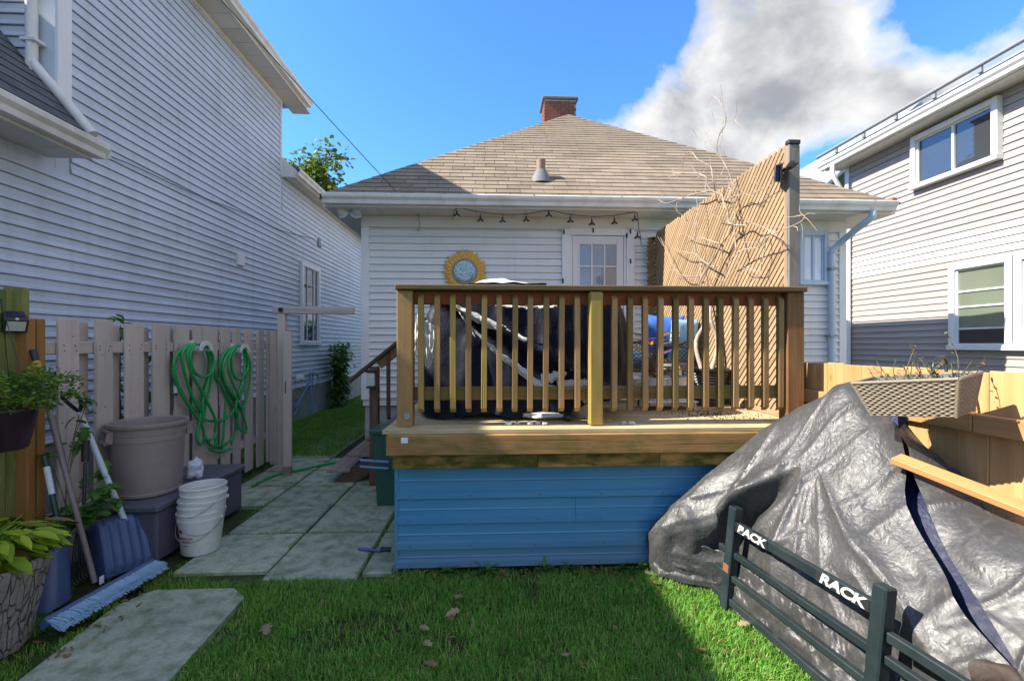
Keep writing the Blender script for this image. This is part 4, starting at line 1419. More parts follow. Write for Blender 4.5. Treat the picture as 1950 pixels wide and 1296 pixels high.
# ------------------------------------------------------------------ tarp covered pile on the right
prof = {
 3.02: [(1.13, .0), (1.14, .12), (1.28, .28), (1.55, .42), (1.92, .5), (2.24, .5)],
 2.96: [(1.08, .0), (1.07, .24), (1.20, .42), (1.50, .56), (1.90, .64), (2.24, .64)],
 2.865: [(1.12, .0), (1.10, .28), (1.25, .53), (1.55, .77), (1.90, .99), (2.24, .97)],
 2.82: [(1.19, .0), (1.17, .30), (1.27, .56), (1.56, .80), (1.91, 1.03), (2.24, 1.0)],
 2.68: [(1.44, .0), (1.41, .28), (1.42, .57), (1.62, .86), (1.93, 1.13), (2.24, 1.07)],
 2.60: [(1.43, .0), (1.42, .30), (1.46, .60), (1.66, .88), (1.94, 1.17), (2.24, 1.10)],
 2.46: [(1.39, .0), (1.43, .30), (1.53, .58), (1.74, .91), (1.98, 1.27), (2.24, 1.17)],
 2.24: [(1.43, .0), (1.48, .30), (1.58, .55), (1.76, .85), (1.97, 1.10), (2.24, .98)],
 2.0: [(1.47, .0), (1.53, .30), (1.61, .50), (1.76, .71), (1.96, .89), (2.24, .83)],
 1.7: [(1.52, .0), (1.60, .28), (1.68, .46), (1.80, .62), (1.97, .76), (2.24, .75)],
 1.35: [(1.58, .0), (1.66, .26), (1.74, .43), (1.86, .57), (2.0, .69), (2.24, .70)],
 1.0: [(1.64, .0), (1.72, .24), (1.80, .38), (1.92, .50), (2.04, .60), (2.24, .62)],
 .8: [(1.68, .0), (1.76, .10), (1.84, .2), (1.95, .28), (2.06, .33), (2.24, .34)]}
PYS = sorted(prof)
PR = np.array([prof[y] for y in PYS])
def mound(Y, s):
    """surface point: Y along the fence, s from the foot (0) to the fence (1)"""
    Y = max(PYS[0], min(PYS[-1], Y))
    i = max(0, min(len(PYS) - 2, int(np.searchsorted(PYS, Y)) - 1))
    f = (Y - PYS[i]) / (PYS[i + 1] - PYS[i])
    f = f * f * (3 - 2 * f) * .5 + f * .5
    A = PR[i] * (1 - f) + PR[i + 1] * f
    k = s * (len(A) - 1); j = min(len(A) - 2, int(k)); g = k - j
    p0, p1, p2, p3 = A[max(0, j - 1)], A[j], A[j + 1], A[min(len(A) - 1, j + 2)]
    q = .5 * (2 * p1 + (p2 - p0) * g + (2 * p0 - 5 * p1 + 4 * p2 - p3) * g * g + (3 * p1 - p0 - 3 * p2 + p3) * g ** 3)
    return Vector((q[0], Y, max(q[1], -.01 + 0 * q[1])))
def ridged(x): return 1 - abs(2 * (x - math.floor(x)) - 1)
APEX = (2.36, .60)          # folds gather here (Y, s)
def tarp_fold(Y, s, seed=0):
    dy, ds = (Y - APEX[0]) * 1.0, (APEX[1] - s) * 1.15
    r = math.hypot(dy, ds); an = math.atan2(dy, ds + .0001)
    d = 0
    if ds > -.1:
        w = min(1, r * 2.8) * max(0, 1 - abs(an) / 1.7) ** .5 * max(0, 1.15 - r * .55)
        w *= min(1, max(0, (ds + .1) / .2))
        wob = .35 * mnoise.noise((an * 2.2, r * 2.0, seed))
        pl = abs(math.sin(an * 3.1 + .5 + wob * 2.2))          # sharp pleats with soft valleys
        d += w * (.075 * (1 - pl) ** 1.6 - .022 + .020 * (1 - abs(math.sin(an * 8.3 + wob * 5))) ** 2)
    n = Vector((Y * 1.6, s * 2.2, seed))
    d += .022 * mnoise.noise(n) + .006 * mnoise.noise(n * 3.1)
    q = mnoise.noise((Y * 5.5 + 2 * s, s * 2.6 - Y, seed + 3))
    d += .012 * (1 - min(1, abs(q) * 5)) ** 2                      # odd straight creases left from folding
    d += .004 * mnoise.noise(n * 9)
    # slumped bulges near the hem
    h = max(0, 1 - s / .34)
    d += h * (.03 * mnoise.noise((Y * 5.2, s * 4.5, 4.4 + seed)) + .02 * mnoise.noise((Y * 12, s * 8, 9)) - (.03 if Y < 2.6 else 0))
    # one deep crease falling from the shoulder to the far bulge
    cl = (Y - 2.42) * .80 + (s - .52) * .62
    along = (Y - 2.42) - (s - .52)
    if -.05 < along < .75:
        d -= .12 * math.exp(-(cl / .04) ** 2) * math.sin(max(0, min(1, (along + .05) / .8)) * math.pi)
        d += .055 * math.exp(-((cl - .075) / .045) ** 2) * math.sin(max(0, min(1, (along + .05) / .8)) * math.pi)
    return d
def tarp_sheet(name, yfun, s0, s1, off, mat, par, n=150, m=110, fold=1.0, seed=0.0, sfun=None):
    P = np.zeros((n, m, 3))
    for j in range(m):
        s = s0 + (s1 - s0) * j / (m - 1)
        ya, yb = yfun(s)
        for i in range(n):
            Y = ya + (yb - ya) * i / (n - 1)
            ss = s
            if sfun: ss = sfun(Y, s)
            p = mound(Y, ss)
            e = .02
            t1 = mound(Y + e, ss) - mound(Y - e, ss); t2 = mound(Y, min(1, ss + e)) - mound(Y, max(0, ss - e))
            nn = t2.cross(t1)
            if nn.length < 1e-9: nn = Vector((-1, 0, .5))
            nn.normalize()
            if nn.x > .3 or nn.z < -.2: nn = -nn
            d = off + fold * tarp_fold(Y, ss, seed)
            p = p + nn * d
            p.z = max(p.z, .004 + .006 * mnoise.noise((p.x * 9, p.y * 9, 1)))
            p.x = min(p.x, 2.245)
            P[i, j] = p
    return gridmesh(name, P, mat, par, 70)
pile = thing('tarp_covered_pile', 'big heap by the fence under shiny grey tarps with a blue strip showing', 'tarp', (1.7, 2.2, 0))
SPL = lambda s: 2.13 - (.82 - s) * 1.62        # the line where the two grey sheets part
tarp_sheet('blue_tarp', lambda s: (max(.82, SPL(s) - .34), max(.95, min(2.9, SPL(s) + .14))), 0.02, .86, -.075, 'tarp_blue', pile, 40, 60, .6, 0.0)
tarp_sheet('grey_tarp', lambda s: (max(.82, SPL(s) + .02 * math.sin(s * 30) + (.10 * max(0, s - .8))), 3.02), 0, 1, .012, 'tarp_grey', pile, 190, 150, 1.0, 0.0)
def rs(s):
    g = (.022 if s < .84 else -.03) + .085 * math.sin(max(0, min(1, (.86 - s) / .5)) * math.pi)
    return (.82, max(.86, SPL(s) - g))
tarp_sheet('right_tarp', rs, .30, 1, .022, 'tarp_grey', pile, 120, 120, 1.15, 5.7)
# the sheet's rolled lip and brown lining at the near end
lip = np.zeros((60, 14, 3))
for i in range(60):
    Y = .86 + i / 59 * .62
    sb = .36 + .25 * (1 - i / 59) ** 1.5 + .02 * math.sin(i * .5)
    p = mound(Y, sb)
    for j in range(14):
        a = j / 13 * math.pi * 1.3
        rr = .05 + .012 * math.sin(i * .33)
        lip[i, j] = p + Vector((-math.sin(a) * rr - .012, .01 * math.sin(j + i * .3), math.cos(a) * rr - .02))
gridmesh('tarp_lining', lip, 'tarp_brown', pile, 70)
# crumpled hem of the sheet bunched up on the grass behind the rack
for (q0, q1, w0, sd) in ((2.98, 2.52, .13, 1), (2.60, 2.05, .10, 2), (2.15, 1.55, .11, 3)):
    H = np.zeros((90, 26, 3))
    for i in range(90):
        Y = q0 + (q1 - q0) * i / 89
        e = math.sin(i / 89 * math.pi) ** .4
        for j in range(26):
            v = j / 25
            p = mound(Y, .0 + .19 * (1 - v))
            k = mnoise.noise((Y * 7, v * 2.2, sd)) * .6 + mnoise.noise((Y * 17, v * 5, sd + 4)) * .4 + .35 * abs(mnoise.noise((Y * 31, v * 9, sd)))
            p.x -= (.015 + (w0 * v ** 1.2 * .25 + .035 * k * (.3 + v)) * e)
            p.z = max(.008, .015 + p.z * .9 + .05 * k * (1 - v * .4) * e + .05 * math.sin(v * math.pi) * (.5 + k))
            p.y += .02 * mnoise.noise((Y * 9, v * 6, sd + 9))
            H[i, j] = p
    gridmesh('tarp_hem', H, 'tarp_grey', pile, 75)
cen = Vector((1.60, 1.22, .42))
P = np.zeros((14, 10, 3))
for i in range(14):
    for j in range(10):
        x = i / 13 - .5; y = j / 9 - .5
        P[i, j] = cen + Vector((x * .24, y * .26, .05 * (1 - 4 * x * x) * (1 - 4 * y * y) + .016 * mnoise.noise((x * 7, y * 7, 2))))
tag(gridmesh('foam_scrap', P, 'foam', None, 70), 'pale crumpled foam scrap tucked in the fold of the right hand tarp', 'foam')

# ------------------------------------------------------------------ truck rack leaning on the pile
A, B = Vector((1.335, 2.53, 0)), Vector((1.452, 1.68, 0))
rd = (B - A).normalized(); ro = Vector((-rd.y, rd.x, 0)); ro = -ro if ro.x > 0 else ro    # ro faces the lawn
rack = thing('truck_rack', 'black metal truck bed rack with white lettered bars propped against the tarp', 'rack', A)
ln = Vector((.10, 0, 0))      # leans a little towards the pile
def rk(s, z, o=0): return A + rd * s + Vector((0, 0, z)) + ln * z + ro * o
Lr = (B - A).length
for s, zt in ((0, .575), (Lr, .575)):
    pm = board('post', rk(s, .0), rk(s, zt), .058, .058, 'black_metal', rack, ro, .006)
    if s == 0: board('rust_patch', rk(s, .21, .0295), rk(s, .255, .0295), .045, .002, 'rust', pm, ro, .0004)
for z, s0, s1, hh in ((.475, .032, Lr - .032, .052), (.315, -.10, Lr + .5, .034), (.185, -.13, Lr + .5, .034), (.055, -.13, Lr + .5, .04)):
    cuts = [s0, -.032, .032, Lr - .032, Lr + .032, s1]
    for a, b_ in ((s0, min(-.032, s1)), (.032, Lr - .032), (Lr + .032, s1)):
        if b_ - a > .03:
            board('bar', rk(a, z), rk(b_, z), hh, .03, 'black_metal', rack, ro, .004)
board('bar', rk(Lr + .032, .40), rk(Lr + .55, .40), .04, .03, 'black_metal', rack, ro, .004)
for word, s in (('BACK', .152), ('RACK', Lr - .165)):
    pl = board('label_plate', rk(s - .125, .475, .0165), rk(s + .125, .475, .0165), .050, .003, 'black_plastic', rack, ro, .001)
    me = text_mesh(word, .062, .0012, .0022, .28, .96)
    me.materials.append(MAT['letter_white'])
    xa = rd; za = ro; ya = za.cross(xa)
    if ya.z < 0: xa = -rd; ya = za.cross(xa)
    up_axis = (Vector((0, 0, 1)) + ln).normalized()
    m = Matrix((xa, ya, za)).transposed()
    # letters run along the bar and read from the lawn side
    xs = [v.co.x for v in me.vertices]; w = max(xs) - min(xs)
    for v in me.vertices: v.co.x *= .225 / w
    link('lettering', me, pl, rk(s, .475, .0195), m)

# ------------------------------------------------------------------ lumber and wicker planter
lu = board('lumber_plank', (1.885, 2.04, .968), (2.13, 1.28, .80), .072, .03, 'lumber', None, (-.25, 0, 1), .003)
tag(lu, 'single fresh orange two by four plank lying across the tarps', 'plank')
FLp, FRp = Vector((1.775, 2.165, 1.307)), Vector((1.925, 1.79, 1.356))
ex = (FRp - FLp).normalized(); ey = Vector((.94, .342, .12)); ey = (ey - ex * ey.dot(ex)).normalized(); ez = ex.cross(ey)
if ez.z < 0: ez = -ez
LW, WW, HW = (FRp - FLp).length, .20, .165
pb = thing('wicker_planter', 'tan woven wicker window box hooked over the cedar fence above the tarp', 'planter', FLp)
def wl(a, b, c):      # a along, b towards the fence, c up from the rim
    t = -c / HW
    ins = .045 * t
    a = ins + a * (LW - 2 * ins) / LW; b = ins * .6 + b * (WW - 1.2 * ins) / WW
    return FLp + ex * a + ey * b + ez * c
def weave(face, L):
    nu, nv = int(L / .019), 17
    n, m = nu * 6 + 1, nv * 5 + 1
    P = np.zeros((n, m, 3))
    for i in range(n):
        for j in range(m):
            u = i / 6; v = j / 5
            rowi = int(min(v, nv - .001)); ph = rowi % 2
            vv = v - rowi
            lens = math.sin(vv * math.pi) ** .6 if 0 < vv < 1 else 0
            wav = math.cos((u + ph) * math.pi)
            h = lens * (.0040 + .0040 * wav) + .001 * mnoise.noise((i * .7, j * .7, 3))
            s = u / nu * L; c = -HW * (1 - v / nv)
            if face == 0: p, nn = wl(s, 0, c), -ey
            elif face == 1: p, nn = wl(LW, s, c), ex
            elif face == 2: p, nn = wl(s, WW, c), ey
            else: p, nn = wl(0, s, c), -ex
            P[i, j] = p + nn * h
    return gridmesh('woven_panel', P, 'wicker', pb, 75)
for f, L in ((0, LW), (1, WW), (2, LW), (3, WW)): weave(f, L)
rim = MB(); co = [wl(0, 0, 0), wl(LW, 0, 0), wl(LW, WW, 0), wl(0, WW, 0)]
for i in range(4): rim.tube([co[i], co[(i + 1) % 4]], .008, 8)
for i, (a, b_) in enumerate(((0, 0), (LW, 0), (LW, WW), (0, WW))): rim.tube([wl(a, b_, 0), wl(a, b_, -HW)], .007, 8)
rim.build('rim', 'wicker', pb, 50)
ln_ = MB(); q = .014
ci = [wl(q, q, -.002), wl(LW - q, q, -.002), wl(LW - q, WW - q, -.002), wl(q, WW - q, -.002)]
cb = [wl(q, q, -.10), wl(LW - q, q, -.10), wl(LW - q, WW - q, -.10), wl(q, WW - q, -.10)]
cd = [wl(q, q, -HW), wl(LW - q, q, -HW), wl(LW - q, WW - q, -HW), wl(q, WW - q, -HW)]
ln_.add(ci + cd, [(0, 1, 5, 4), (1, 2, 6, 5), (2, 3, 7, 6), (3, 0, 4, 7), (4, 5, 6, 7)]); ln_.build('liner', 'liner_grey', pb)
so = MB(); so.add(cb, [(0, 1, 2, 3)]); so.build('soil', 'pot_soil', pb)
for a in (LW * .62,):
    hk = MB().tube([wl(a, WW - .03, -.03), wl(a, WW - .02, .05), wl(a, WW + .03, .075) , wl(a, WW + .085, .055), wl(a, WW + .092, .0)], .007, 8, smooth=4)
    hk.build('hook', 'black_metal', pb, 60)
pp = thing('planter_weeds', 'straggly green and dried brown weeds growing out of the wicker window box', 'plant', wl(LW * .5, WW * .5, -.10))
st = MB(); g1 = []; g2 = []
for k in range(30):
    b0 = wl(random.uniform(.06, LW - .04), random.uniform(.04, WW - .04), -.10)
    tall = k in (3, 4, 9)
    H = random.uniform(.10, .19) if not tall else random.uniform(.24, .30)
    e = b0 + Vector((random.uniform(-.08, .06), random.uniform(-.12, .12), H))
    md = b0.lerp(e, .55) + Vector((random.uniform(-.02, .02), random.uniform(-.02, .02), .02))
    st.tube([b0, md, e], .0018, 4, smooth=3)
    for t in np.linspace(.35, 1, 9 if k % 3 else 16):
        q = b0.lerp(e, t) + Vector((0, 0, .01))
        (g1 if k % 3 else g2).append((q, rdir(-.2, .8), (0, 0, 1), random.uniform(.012, .026) * (.6 if k % 3 == 0 and tall else 1), random.uniform(.006, .012)))
st.build('stem', 'bark', pp, 60); leafmesh('leaves', g1, 'leaf_green', pp); leafmesh('dry_leaves', g2, 'leaf_dry', pp)

# ------------------------------------------------------------------ things along the left fence
BZ = .40
bx = thing('storage_box', 'low charcoal plastic storage box standing along the picket fence', 'box', (-2.52, 3.8, 0))
MB().box((-2.755, 3.215, 0), (-2.285, 4.29, BZ - .05), c=.018).build('body', 'box_charcoal', bx)
MB().box((-2.775, 3.195, BZ - .048), (-2.265, 4.31, BZ), c=.016).build('lid', 'box_charcoal', bx)
q = MB()
q.box((-2.62, 3.205, BZ - .16), (-2.42, 3.2145, BZ - .10), c=.004); q.build('handle', 'black_plastic', bx)
for xx in (-2.74, -2.32):
    MB().box((xx, 3.208, .02), (xx + .03, 3.2145, BZ - .06), c=.003).build('corner_rib', 'box_charcoal', bx)

cx, cy = -2.555, 3.52
can = thing('trash_can', 'round grey brown plastic trash can standing open on the storage box', 'trash can', (cx, cy, BZ))
pr = [(0, .004), (.192, .004), (.200, .012), (.203, .03), (.198, .034), (.206, .10), (.222, .40), (.226, .402), (.2265, .445), (.2295, .447), (.232, .50), (.246, .502), (.250, .512), (.248, .53), (.240, .532), (.232, .528), (.226, .50), (.214, .35), (.196, .03), (0, .025)]
MB().lathe(pr, (cx, cy, BZ), 48).build('body', 'can_grey', can, 30)
for sg in (1, -1):
    d = Vector((-sg * .12, -sg * 1, 0)).normalized() if False else Vector((sg * -.62, sg * -.78, 0)).normalized()
    t = Vector((-d.y, d.x, 0)); c0 = Vector((cx, cy, BZ)) + d * .222
    hb = MB()
    def hp(a, o, z): return c0 + t * a + d * o + Vector((0, 0, z))
    for a in (-.062, .052):
        hb.add([hp(a, 0, .40), hp(a + .01, 0, .40), hp(a + .01, .045, .405), hp(a, .045, .405), hp(a, 0, .495), hp(a + .01, 0, .495), hp(a + .01, .03, .495), hp(a, .03, .495)],
               [(0, 1, 2, 3), (4, 5, 6, 7), (0, 1, 5, 4), (1, 2, 6, 5), (2, 3, 7, 6), (3, 0, 4, 7)])
    hb.tube([hp(-.062, .04, .408), hp(.062, .04, .408)], .012, 8)
    hb.tube([hp(-.062, .028, .49), hp(.062, .028, .49)], .010, 8)
    hb.build('handle', 'can_grey', can, 40)

def blob(name, c, r, mat, par, seed, amp=.35, n=22, sq=(1, 1, 1)):
    P = np.zeros((n, n, 3))
    for i in range(n):
        for j in range(n):
            a = i / (n - 1) * 2 * math.pi; b_ = (j / (n - 1) - .5) * math.pi
            d = Vector((math.cos(a) * math.cos(b_), math.sin(a) * math.cos(b_), math.sin(b_)))
            k = 1 + amp * (mnoise.noise(d * 1.8 + Vector((seed, 0, 0))) + .6 * abs(mnoise.noise(d * 4.5 + Vector((seed, 3, 0)))))
            P[i, j] = Vector(c) + Vector((d.x * r * sq[0], d.y * r * sq[1], d.z * r * sq[2])) * k
    return gridmesh(name, P, mat, par, 50)
pbag = gz(352, 897, BZ)
tag(blob('plastic_bag', (-2.44, 3.86, BZ + .072), .072, 'bag_white', None, 3, .5, 30, (.8, .9, 1.0)), 'crumpled white plastic bag on the storage box behind the trash can', 'bag')

# nested buckets, each a bucket of its own
bc = Vector((-2.115, 3.42, 0))
tilt = Matrix.Rotation(R(2.2), 3, 'Y')
def bucket(lab):
    t = thing('bucket', lab, 'bucket', bc + Vector((0, 0, .004)), 'nested white buckets')
    p_ = [(0, 0), (.117, 0), (.121, .006), (.139, .235), (.144, .236), (.145, .25), (.1415, .252), (.1425, .282), (.148, .284), (.149, .296), (.146, .300), (.1415, .297), (.136, .25), (.114, .01), (0, .008)]
    MB().lathe(p_, bc + Vector((0, 0, .004)), 40).build('shell', 'bucket_white', t, 30)
    h = MB(); pts = []
    for k in range(15):
        a = k / 14 * math.pi
        pts.append(bc + Vector((math.cos(a) * .150, -math.sin(a) * .165 * .95, .245 - .13 * math.sin(a))))
    h.tube(pts, .0024, 6, smooth=2); h.build('handle', 'galvanised', t, 60)
    for sg in (1, -1):
        MB().lathe([(0, 0), (.012, 0), (.012, .01), (0, .012)], bc + Vector((sg * .143, 0, .245)), 10, tilt=Matrix.Rotation(sg * R(90), 3, 'Y')).build('handle_ear', 'bucket_white', t, 40)
    return t
labs = ['bottom white bucket of the nested stack with red REFRIGERATED STOCK print', 'second white bucket up in the nested stack beside the storage box',
        'middle white bucket of the five nested on the patio', 'fourth white bucket up, just under the topmost one', 'topmost open white bucket of the nested stack on the patio']
bk0 = bucket(labs[0])
kids = list(bk0.children)
for i in range(1, 5):
    r = bk0.copy(); COL.objects.link(r); r['label'] = labs[i]
    r.location = bk0.location + Vector((.004 * i, .002 * i, .043 * i))
    r.rotation_euler = (random.uniform(-.02, .02), random.uniform(-.03, .03), random.uniform(-.5, .6))
    for ch in kids:
        if i in (2, 3) and ch.name.startswith('handle') and 'ear' not in ch.name: continue
        c = ch.copy(); COL.objects.link(c); c.parent = r
def bend_text(word, size, zc, ang, bold=0):
    me = text_mesh(word, size, .0004, bold)
    for v in me.vertices:
        z = zc + v.co.y; rr = .1215 + (.139 - .1215) * (z / .235) + .0006 + (.0006 if v.co.z > 0 else 0)
        a = ang + v.co.x / rr
        v.co = Vector((math.cos(a) * rr, math.sin(a) * rr, z))
    me.materials.append(MAT['red_print'])
    link('printed_lettering', me, bk0, bc + Vector((0, 0, .004)))
an = R(270 - 14)
bend_text('REFRIGERATED', .0165, .130, an, .0006); bend_text('STOCK', .020, .108, an + .05, .0006)
bend_text('KEEP', .012, .150, an - .25, .0003) if False else None
bend_text('IN CANADA', .0095, .078, an, .0003)
lm = MB()
for k in range(8):
    a0 = an - .42 + k * .03; a1 = a0 + .03
    for z0, z1 in ((.165, .188),):
        r0 = .1215 + .0175 * (z0 / .235) + .0011; r1 = .1215 + .0175 * (z1 / .235) + .0011
        o = bc + Vector((0, 0, .004))
        lm.add([o + Vector((math.cos(a) * r_, math.sin(a) * r_, z)) for (a, r_, z) in ((a0, r0, z0), (a1, r0, z0), (a1, r1, z1), (a0, r1, z1))], [(0, 1, 2, 3)])
lm.build('printed_badge', 'red_print', bk0)

# hose on its two hangers
def hz(x, y, o=0): return gx(300 + x / 4.627, 620 + y / 4.627, FX + .035 + o)
for lab, (x0, y0, x1, y1, x2, y2) in (('white plastic hose hanger holding the left coil of green hose', (205, 165, 255, 135, 440, 255)),
                                      ('white plastic hose hanger holding the right coil of green hose', (575, 185, 640, 148, 785, 245))):
    # a saddle bracket: half a drum with a lip
    c = (hz((x0 + x2) / 2 - 10, y1 + 95)); 
    t = thing('hose_hanger', lab, 'hose hanger', c, 'hose hangers on the picket fence')
    for nm, r0, r1, o0, o1 in (('back_plate', .02, .108, -.018, -.008), ('saddle', .062, .074, -.008, .115), ('front_lip', .062, .105, .115, .125)):
        b = MB(); n = 18; vs = []; fs = []
        for i in range(n + 1):
            a = R(8) + R(164) * i / n
            for (r_, o_) in ((r0, o0), (r1, o0), (r1, o1), (r0, o1)):
                vs.append(c + Vector((o_, math.cos(a) * r_, math.sin(a) * r_)))
        for i in range(n):
            for k in range(4):
                fs.append((i * 4 + k, i * 4 + (k + 1) % 4, (i + 1) * 4 + (k + 1) % 4, (i + 1) * 4 + k))
        fs += [(0, 1, 2, 3), (n * 4, n * 4 + 1, n * 4 + 2, n * 4 + 3)]
        b.add(vs, fs).build(nm, 'white_plastic', t, 40)
hose = thing('garden_hose', 'long green garden hose looped in two coils over white hangers on the picket fence', 'hose', hz(400, 600))
S = [
 ([(300, 160), (190, 230), (140, 370), (163, 530)], .03),
 ([(290, 160), (195, 225), (135, 380), (200, 560), (300, 720), (400, 775)], .05),
 ([(310, 165), (215, 240), (240, 420), (310, 640), (395, 765)], .07),
 ([(335, 165), (262, 240), (300, 420), (400, 600), (490, 780), (517, 880), (510, 960), (470, 1005), (410, 990)], .09),
 ([(330, 160), (285, 260), (320, 400), (400, 450), (475, 410), (492, 290), (440, 190), (330, 160)], .10),
 ([(300, 160), (160, 260), (150, 420), (200, 580), (300, 740), (390, 880), (410, 1000), (372, 1048), (345, 990), (360, 880), (395, 700), (435, 480), (480, 330), (440, 190)], .06),
 ([(430, 185), (470, 340), (440, 500), (400, 640), (402, 820)], .08),
 ([(420, 180), (455, 330), (425, 500), (375, 640), (350, 720)], .04),
 ([(445, 190), (490, 340), (460, 560), (420, 700), (405, 860)], .05),
 ([(480, 250), (495, 400), (560, 540), (640, 680), (695, 820), (690, 930), (640, 1010), (540, 1060), (460, 1045), (420, 980)], .02),
 ([(700, 175), (600, 230), (550, 340), (570, 470), (660, 620), (740, 760), (783, 900), (765, 942), (712, 890), (700, 770)], .05),
 ([(690, 178), (620, 250), (575, 360), (600, 510), (690, 640), (745, 735)], .08),
 ([(700, 178), (640, 260), (625, 400), (680, 540), (730, 640)], .10),
 ([(705, 175), (658, 280), (667, 420), (712, 475), (768, 430), (800, 330), (765, 205), (705, 175)], .10),
 ([(765, 205), (815, 330), (805, 540), (760, 715), (705, 720)], .04),
 ([(760, 200), (790, 330), (770, 520), (700, 680), (640, 785), (540, 838), (415, 832)], .06),
 ([(755, 195), (770, 330), (738, 500), (700, 640), (690, 740), (705, 790)], .08),
 ([(695, 178), (560, 280), (548, 400), (600, 540), (680, 680), (745, 740)], .03),
 ([(600, 600), (588, 800), (575, 1000), (568, 1090)], .00),
 ([(515, 880), (515, 980), (510, 1080)], .01),
 ([(455, 1085), (520, 1110), (600, 1100), (640, 1080)], .04)]
hb = MB()
for pts, o in S:
    hb.tube([hz(x, y, o) for x, y in pts], .0132, 8, smooth=6)
hb.build('hose', 'hose_green', hose, 60)
e = hz(160, 560, .03)
MB().tube([e + Vector((0, 0, .03)), e + Vector((0, 0, -.03))], .017, 10).build('fitting', 'white_plastic', hose, 50)
MB().tube([e + Vector((0, 0, -.031)), e + Vector((0, 0, -.055))], .014, 10).build('coupling', 'pole_green', hose, 50)
gh = MB().tube([gz(480, 925, .015), gz(520, 905, .015), gz(575, 893, .015), gz(625, 882, .015), gz(690, 872, .015)], .014, 8, smooth=5)
tag(gh.build('garden_hose', 'hose_green', None, 60), 'green hose lying on the ground across the side path', 'hose')

# ------------------------------------------------------------------ tools leaning by the mossy fence
def scoop(par, BL, BR, up, bow, mat, ribs, n=40, m=26, name='scoop', bevel=.18):
    x = BR - BL; W = x.length; x = x / W; u = up.normalized(); H = up.length; nn = x.cross(u)
    if nn.y > 0: nn = -nn
    P = np.zeros((n, m, 3))
    for i in range(n):
        for j in range(m):
            a = i / (n - 1); b_ = j / (m - 1)
            e = abs(2 * a - 1)
            # rounded shoulders: sides and top roll back
            roll = max(0, (e - (1 - bevel)) / bevel) ** 2; rt = max(0, (b_ - (1 - bevel)) / bevel) ** 2
            d = bow * (1 - .55 * (1 - b_) ** 2) - .09 * roll - .07 * rt
            if ribs and b_ > .05:
                d += .010 * max(0, math.sin(a * math.pi * 2 * ribs)) ** .6 * min(1, (1 - e) * 6) * min(1, (1 - b_) * 5 + .15)
            sx = (a - .5) * (1 - .10 * rt - .06 * b_) + .5
            P[i, j] = BL + x * (W * sx) + u * (H * (b_ - .03 * rt)) + nn * d
    return gridmesh(name, P, mat, par, 55)
s1 = thing('snow_shovel', 'dark blue ribbed snow shovel with a pale blue handle and black grip', 'shovel', gz(240, 1090, 0))
BLs, BRs = gz(190, 1106, .01), gz(292, 1068, .01)
BRs = BRs + (BRs - BLs) * .05
scoop(s1, BLs, BRs, Vector((-.13, .06, .36)), .05, 'shovel_blue', 6)
top = gx(151, 785, -2.66); bot = (BLs + BRs) / 2 + Vector((-.10, .02, .22))
bot2 = gx(241, 1000, (BLs.x + BRs.x) / 2 - .06)
MB().tube([bot2, top], .0175, 12).build('shaft', 'shovel_handle', s1, 60)
MB().tube([bot2 + (bot2 - top).normalized() * .12, bot2 - (bot2 - top).normalized() * .03], .022, 12).build('socket', 'shovel_blue', s1, 60)
dirn = (top - bot2).normalized()
gp_ = [gx(u, v, -2.66) for u, v in ((148, 782), (133, 770), (119, 756), (124, 749), (140, 748), (152, 760), (154, 774), (150, 783))]
MB().tube(gp_, .011, 10, smooth=5).build('grip', 'black_plastic', s1, 60)
# push broom: head on the ground, bristles outward
bm0 = thing('push_broom', 'long push broom with pale blue bristles lying against the planter', 'broom', gz(180, 1150, 0))
h0, h1 = gz(82, 1196, .05), gz(290, 1078, .05)
hd = (h1 - h0).normalized(); ho = Vector((hd.y, -hd.x, 0))
if ho.x < 0: ho = -ho
board('head', h0 + Vector((0, 0, .02)), h1 + Vector((0, 0, .02)), .045, .06, 'shovel_blue', bm0, (ho * .7 + Vector((0, 0, .7))), .006)
br = MB(); LB = (h1 - h0).length
for k in range(1500):
    s = random.random() * LB; a = random.uniform(-.5, .5)
    p = h0 + hd * s + Vector((0, 0, .02)) + (ho * .4 + Vector((0, 0, .3))) * .03 + Vector((0, 0, .028 * a)) + ho * (.02 - .02 * a)
    d = (ho * 1.0 + Vector((0, 0, -.30 + .35 * a)) + hd * random.uniform(-.18, .18)).normalized()
    e = p + d * random.uniform(.060, .078)
    e.z = max(e.z, .008)
    w = hd * .0022; w2 = Vector((0, 0, .0022))
    br.add([p - w, p + w, e + w * .6, e - w * .6], [(0, 1, 2, 3)]); 
tag(br.build('bristles', 'bristle_blue', bm0), kind='stuff')
hb0 = gz(180, 1108, .09); htop = gx(64, 672, -2.72)
MB().tube([hb0, htop.lerp(hb0, .0)], .0145, 10).build('handle', 'pole_brown', bm0, 60)
dd = (hb0 - htop).normalized()
MB().tube([htop + dd * .05, htop + dd * .15], .0185, 12).build('sleeve', 'grip_yellow', bm0, 50)
MB().tube([htop - dd * .02, htop + dd * .048], .0175, 12).build('end_cap', 'black_plastic', bm0, 50)
MB().box((hb0.x + .028, hb0.y - .004, .075), (hb0.x + .033, hb0.y + .026, .12), c=.001).build('sticker', 'paper', bm0)
s2 = thing('snow_shovel', 'narrow dark blue snow shovel with a green shaft between planter and broom', 'shovel', gz(130, 1150, 0))
a, b_ = gz(98, 1165, .01), gz(150, 1130, .01)
U = Vector((-.10, .10, .36)); x = (b_ - a).normalized(); nn = x.cross(U.normalized()); nn = -nn if nn.y > 0 else nn
P = np.zeros((24, 16, 3))
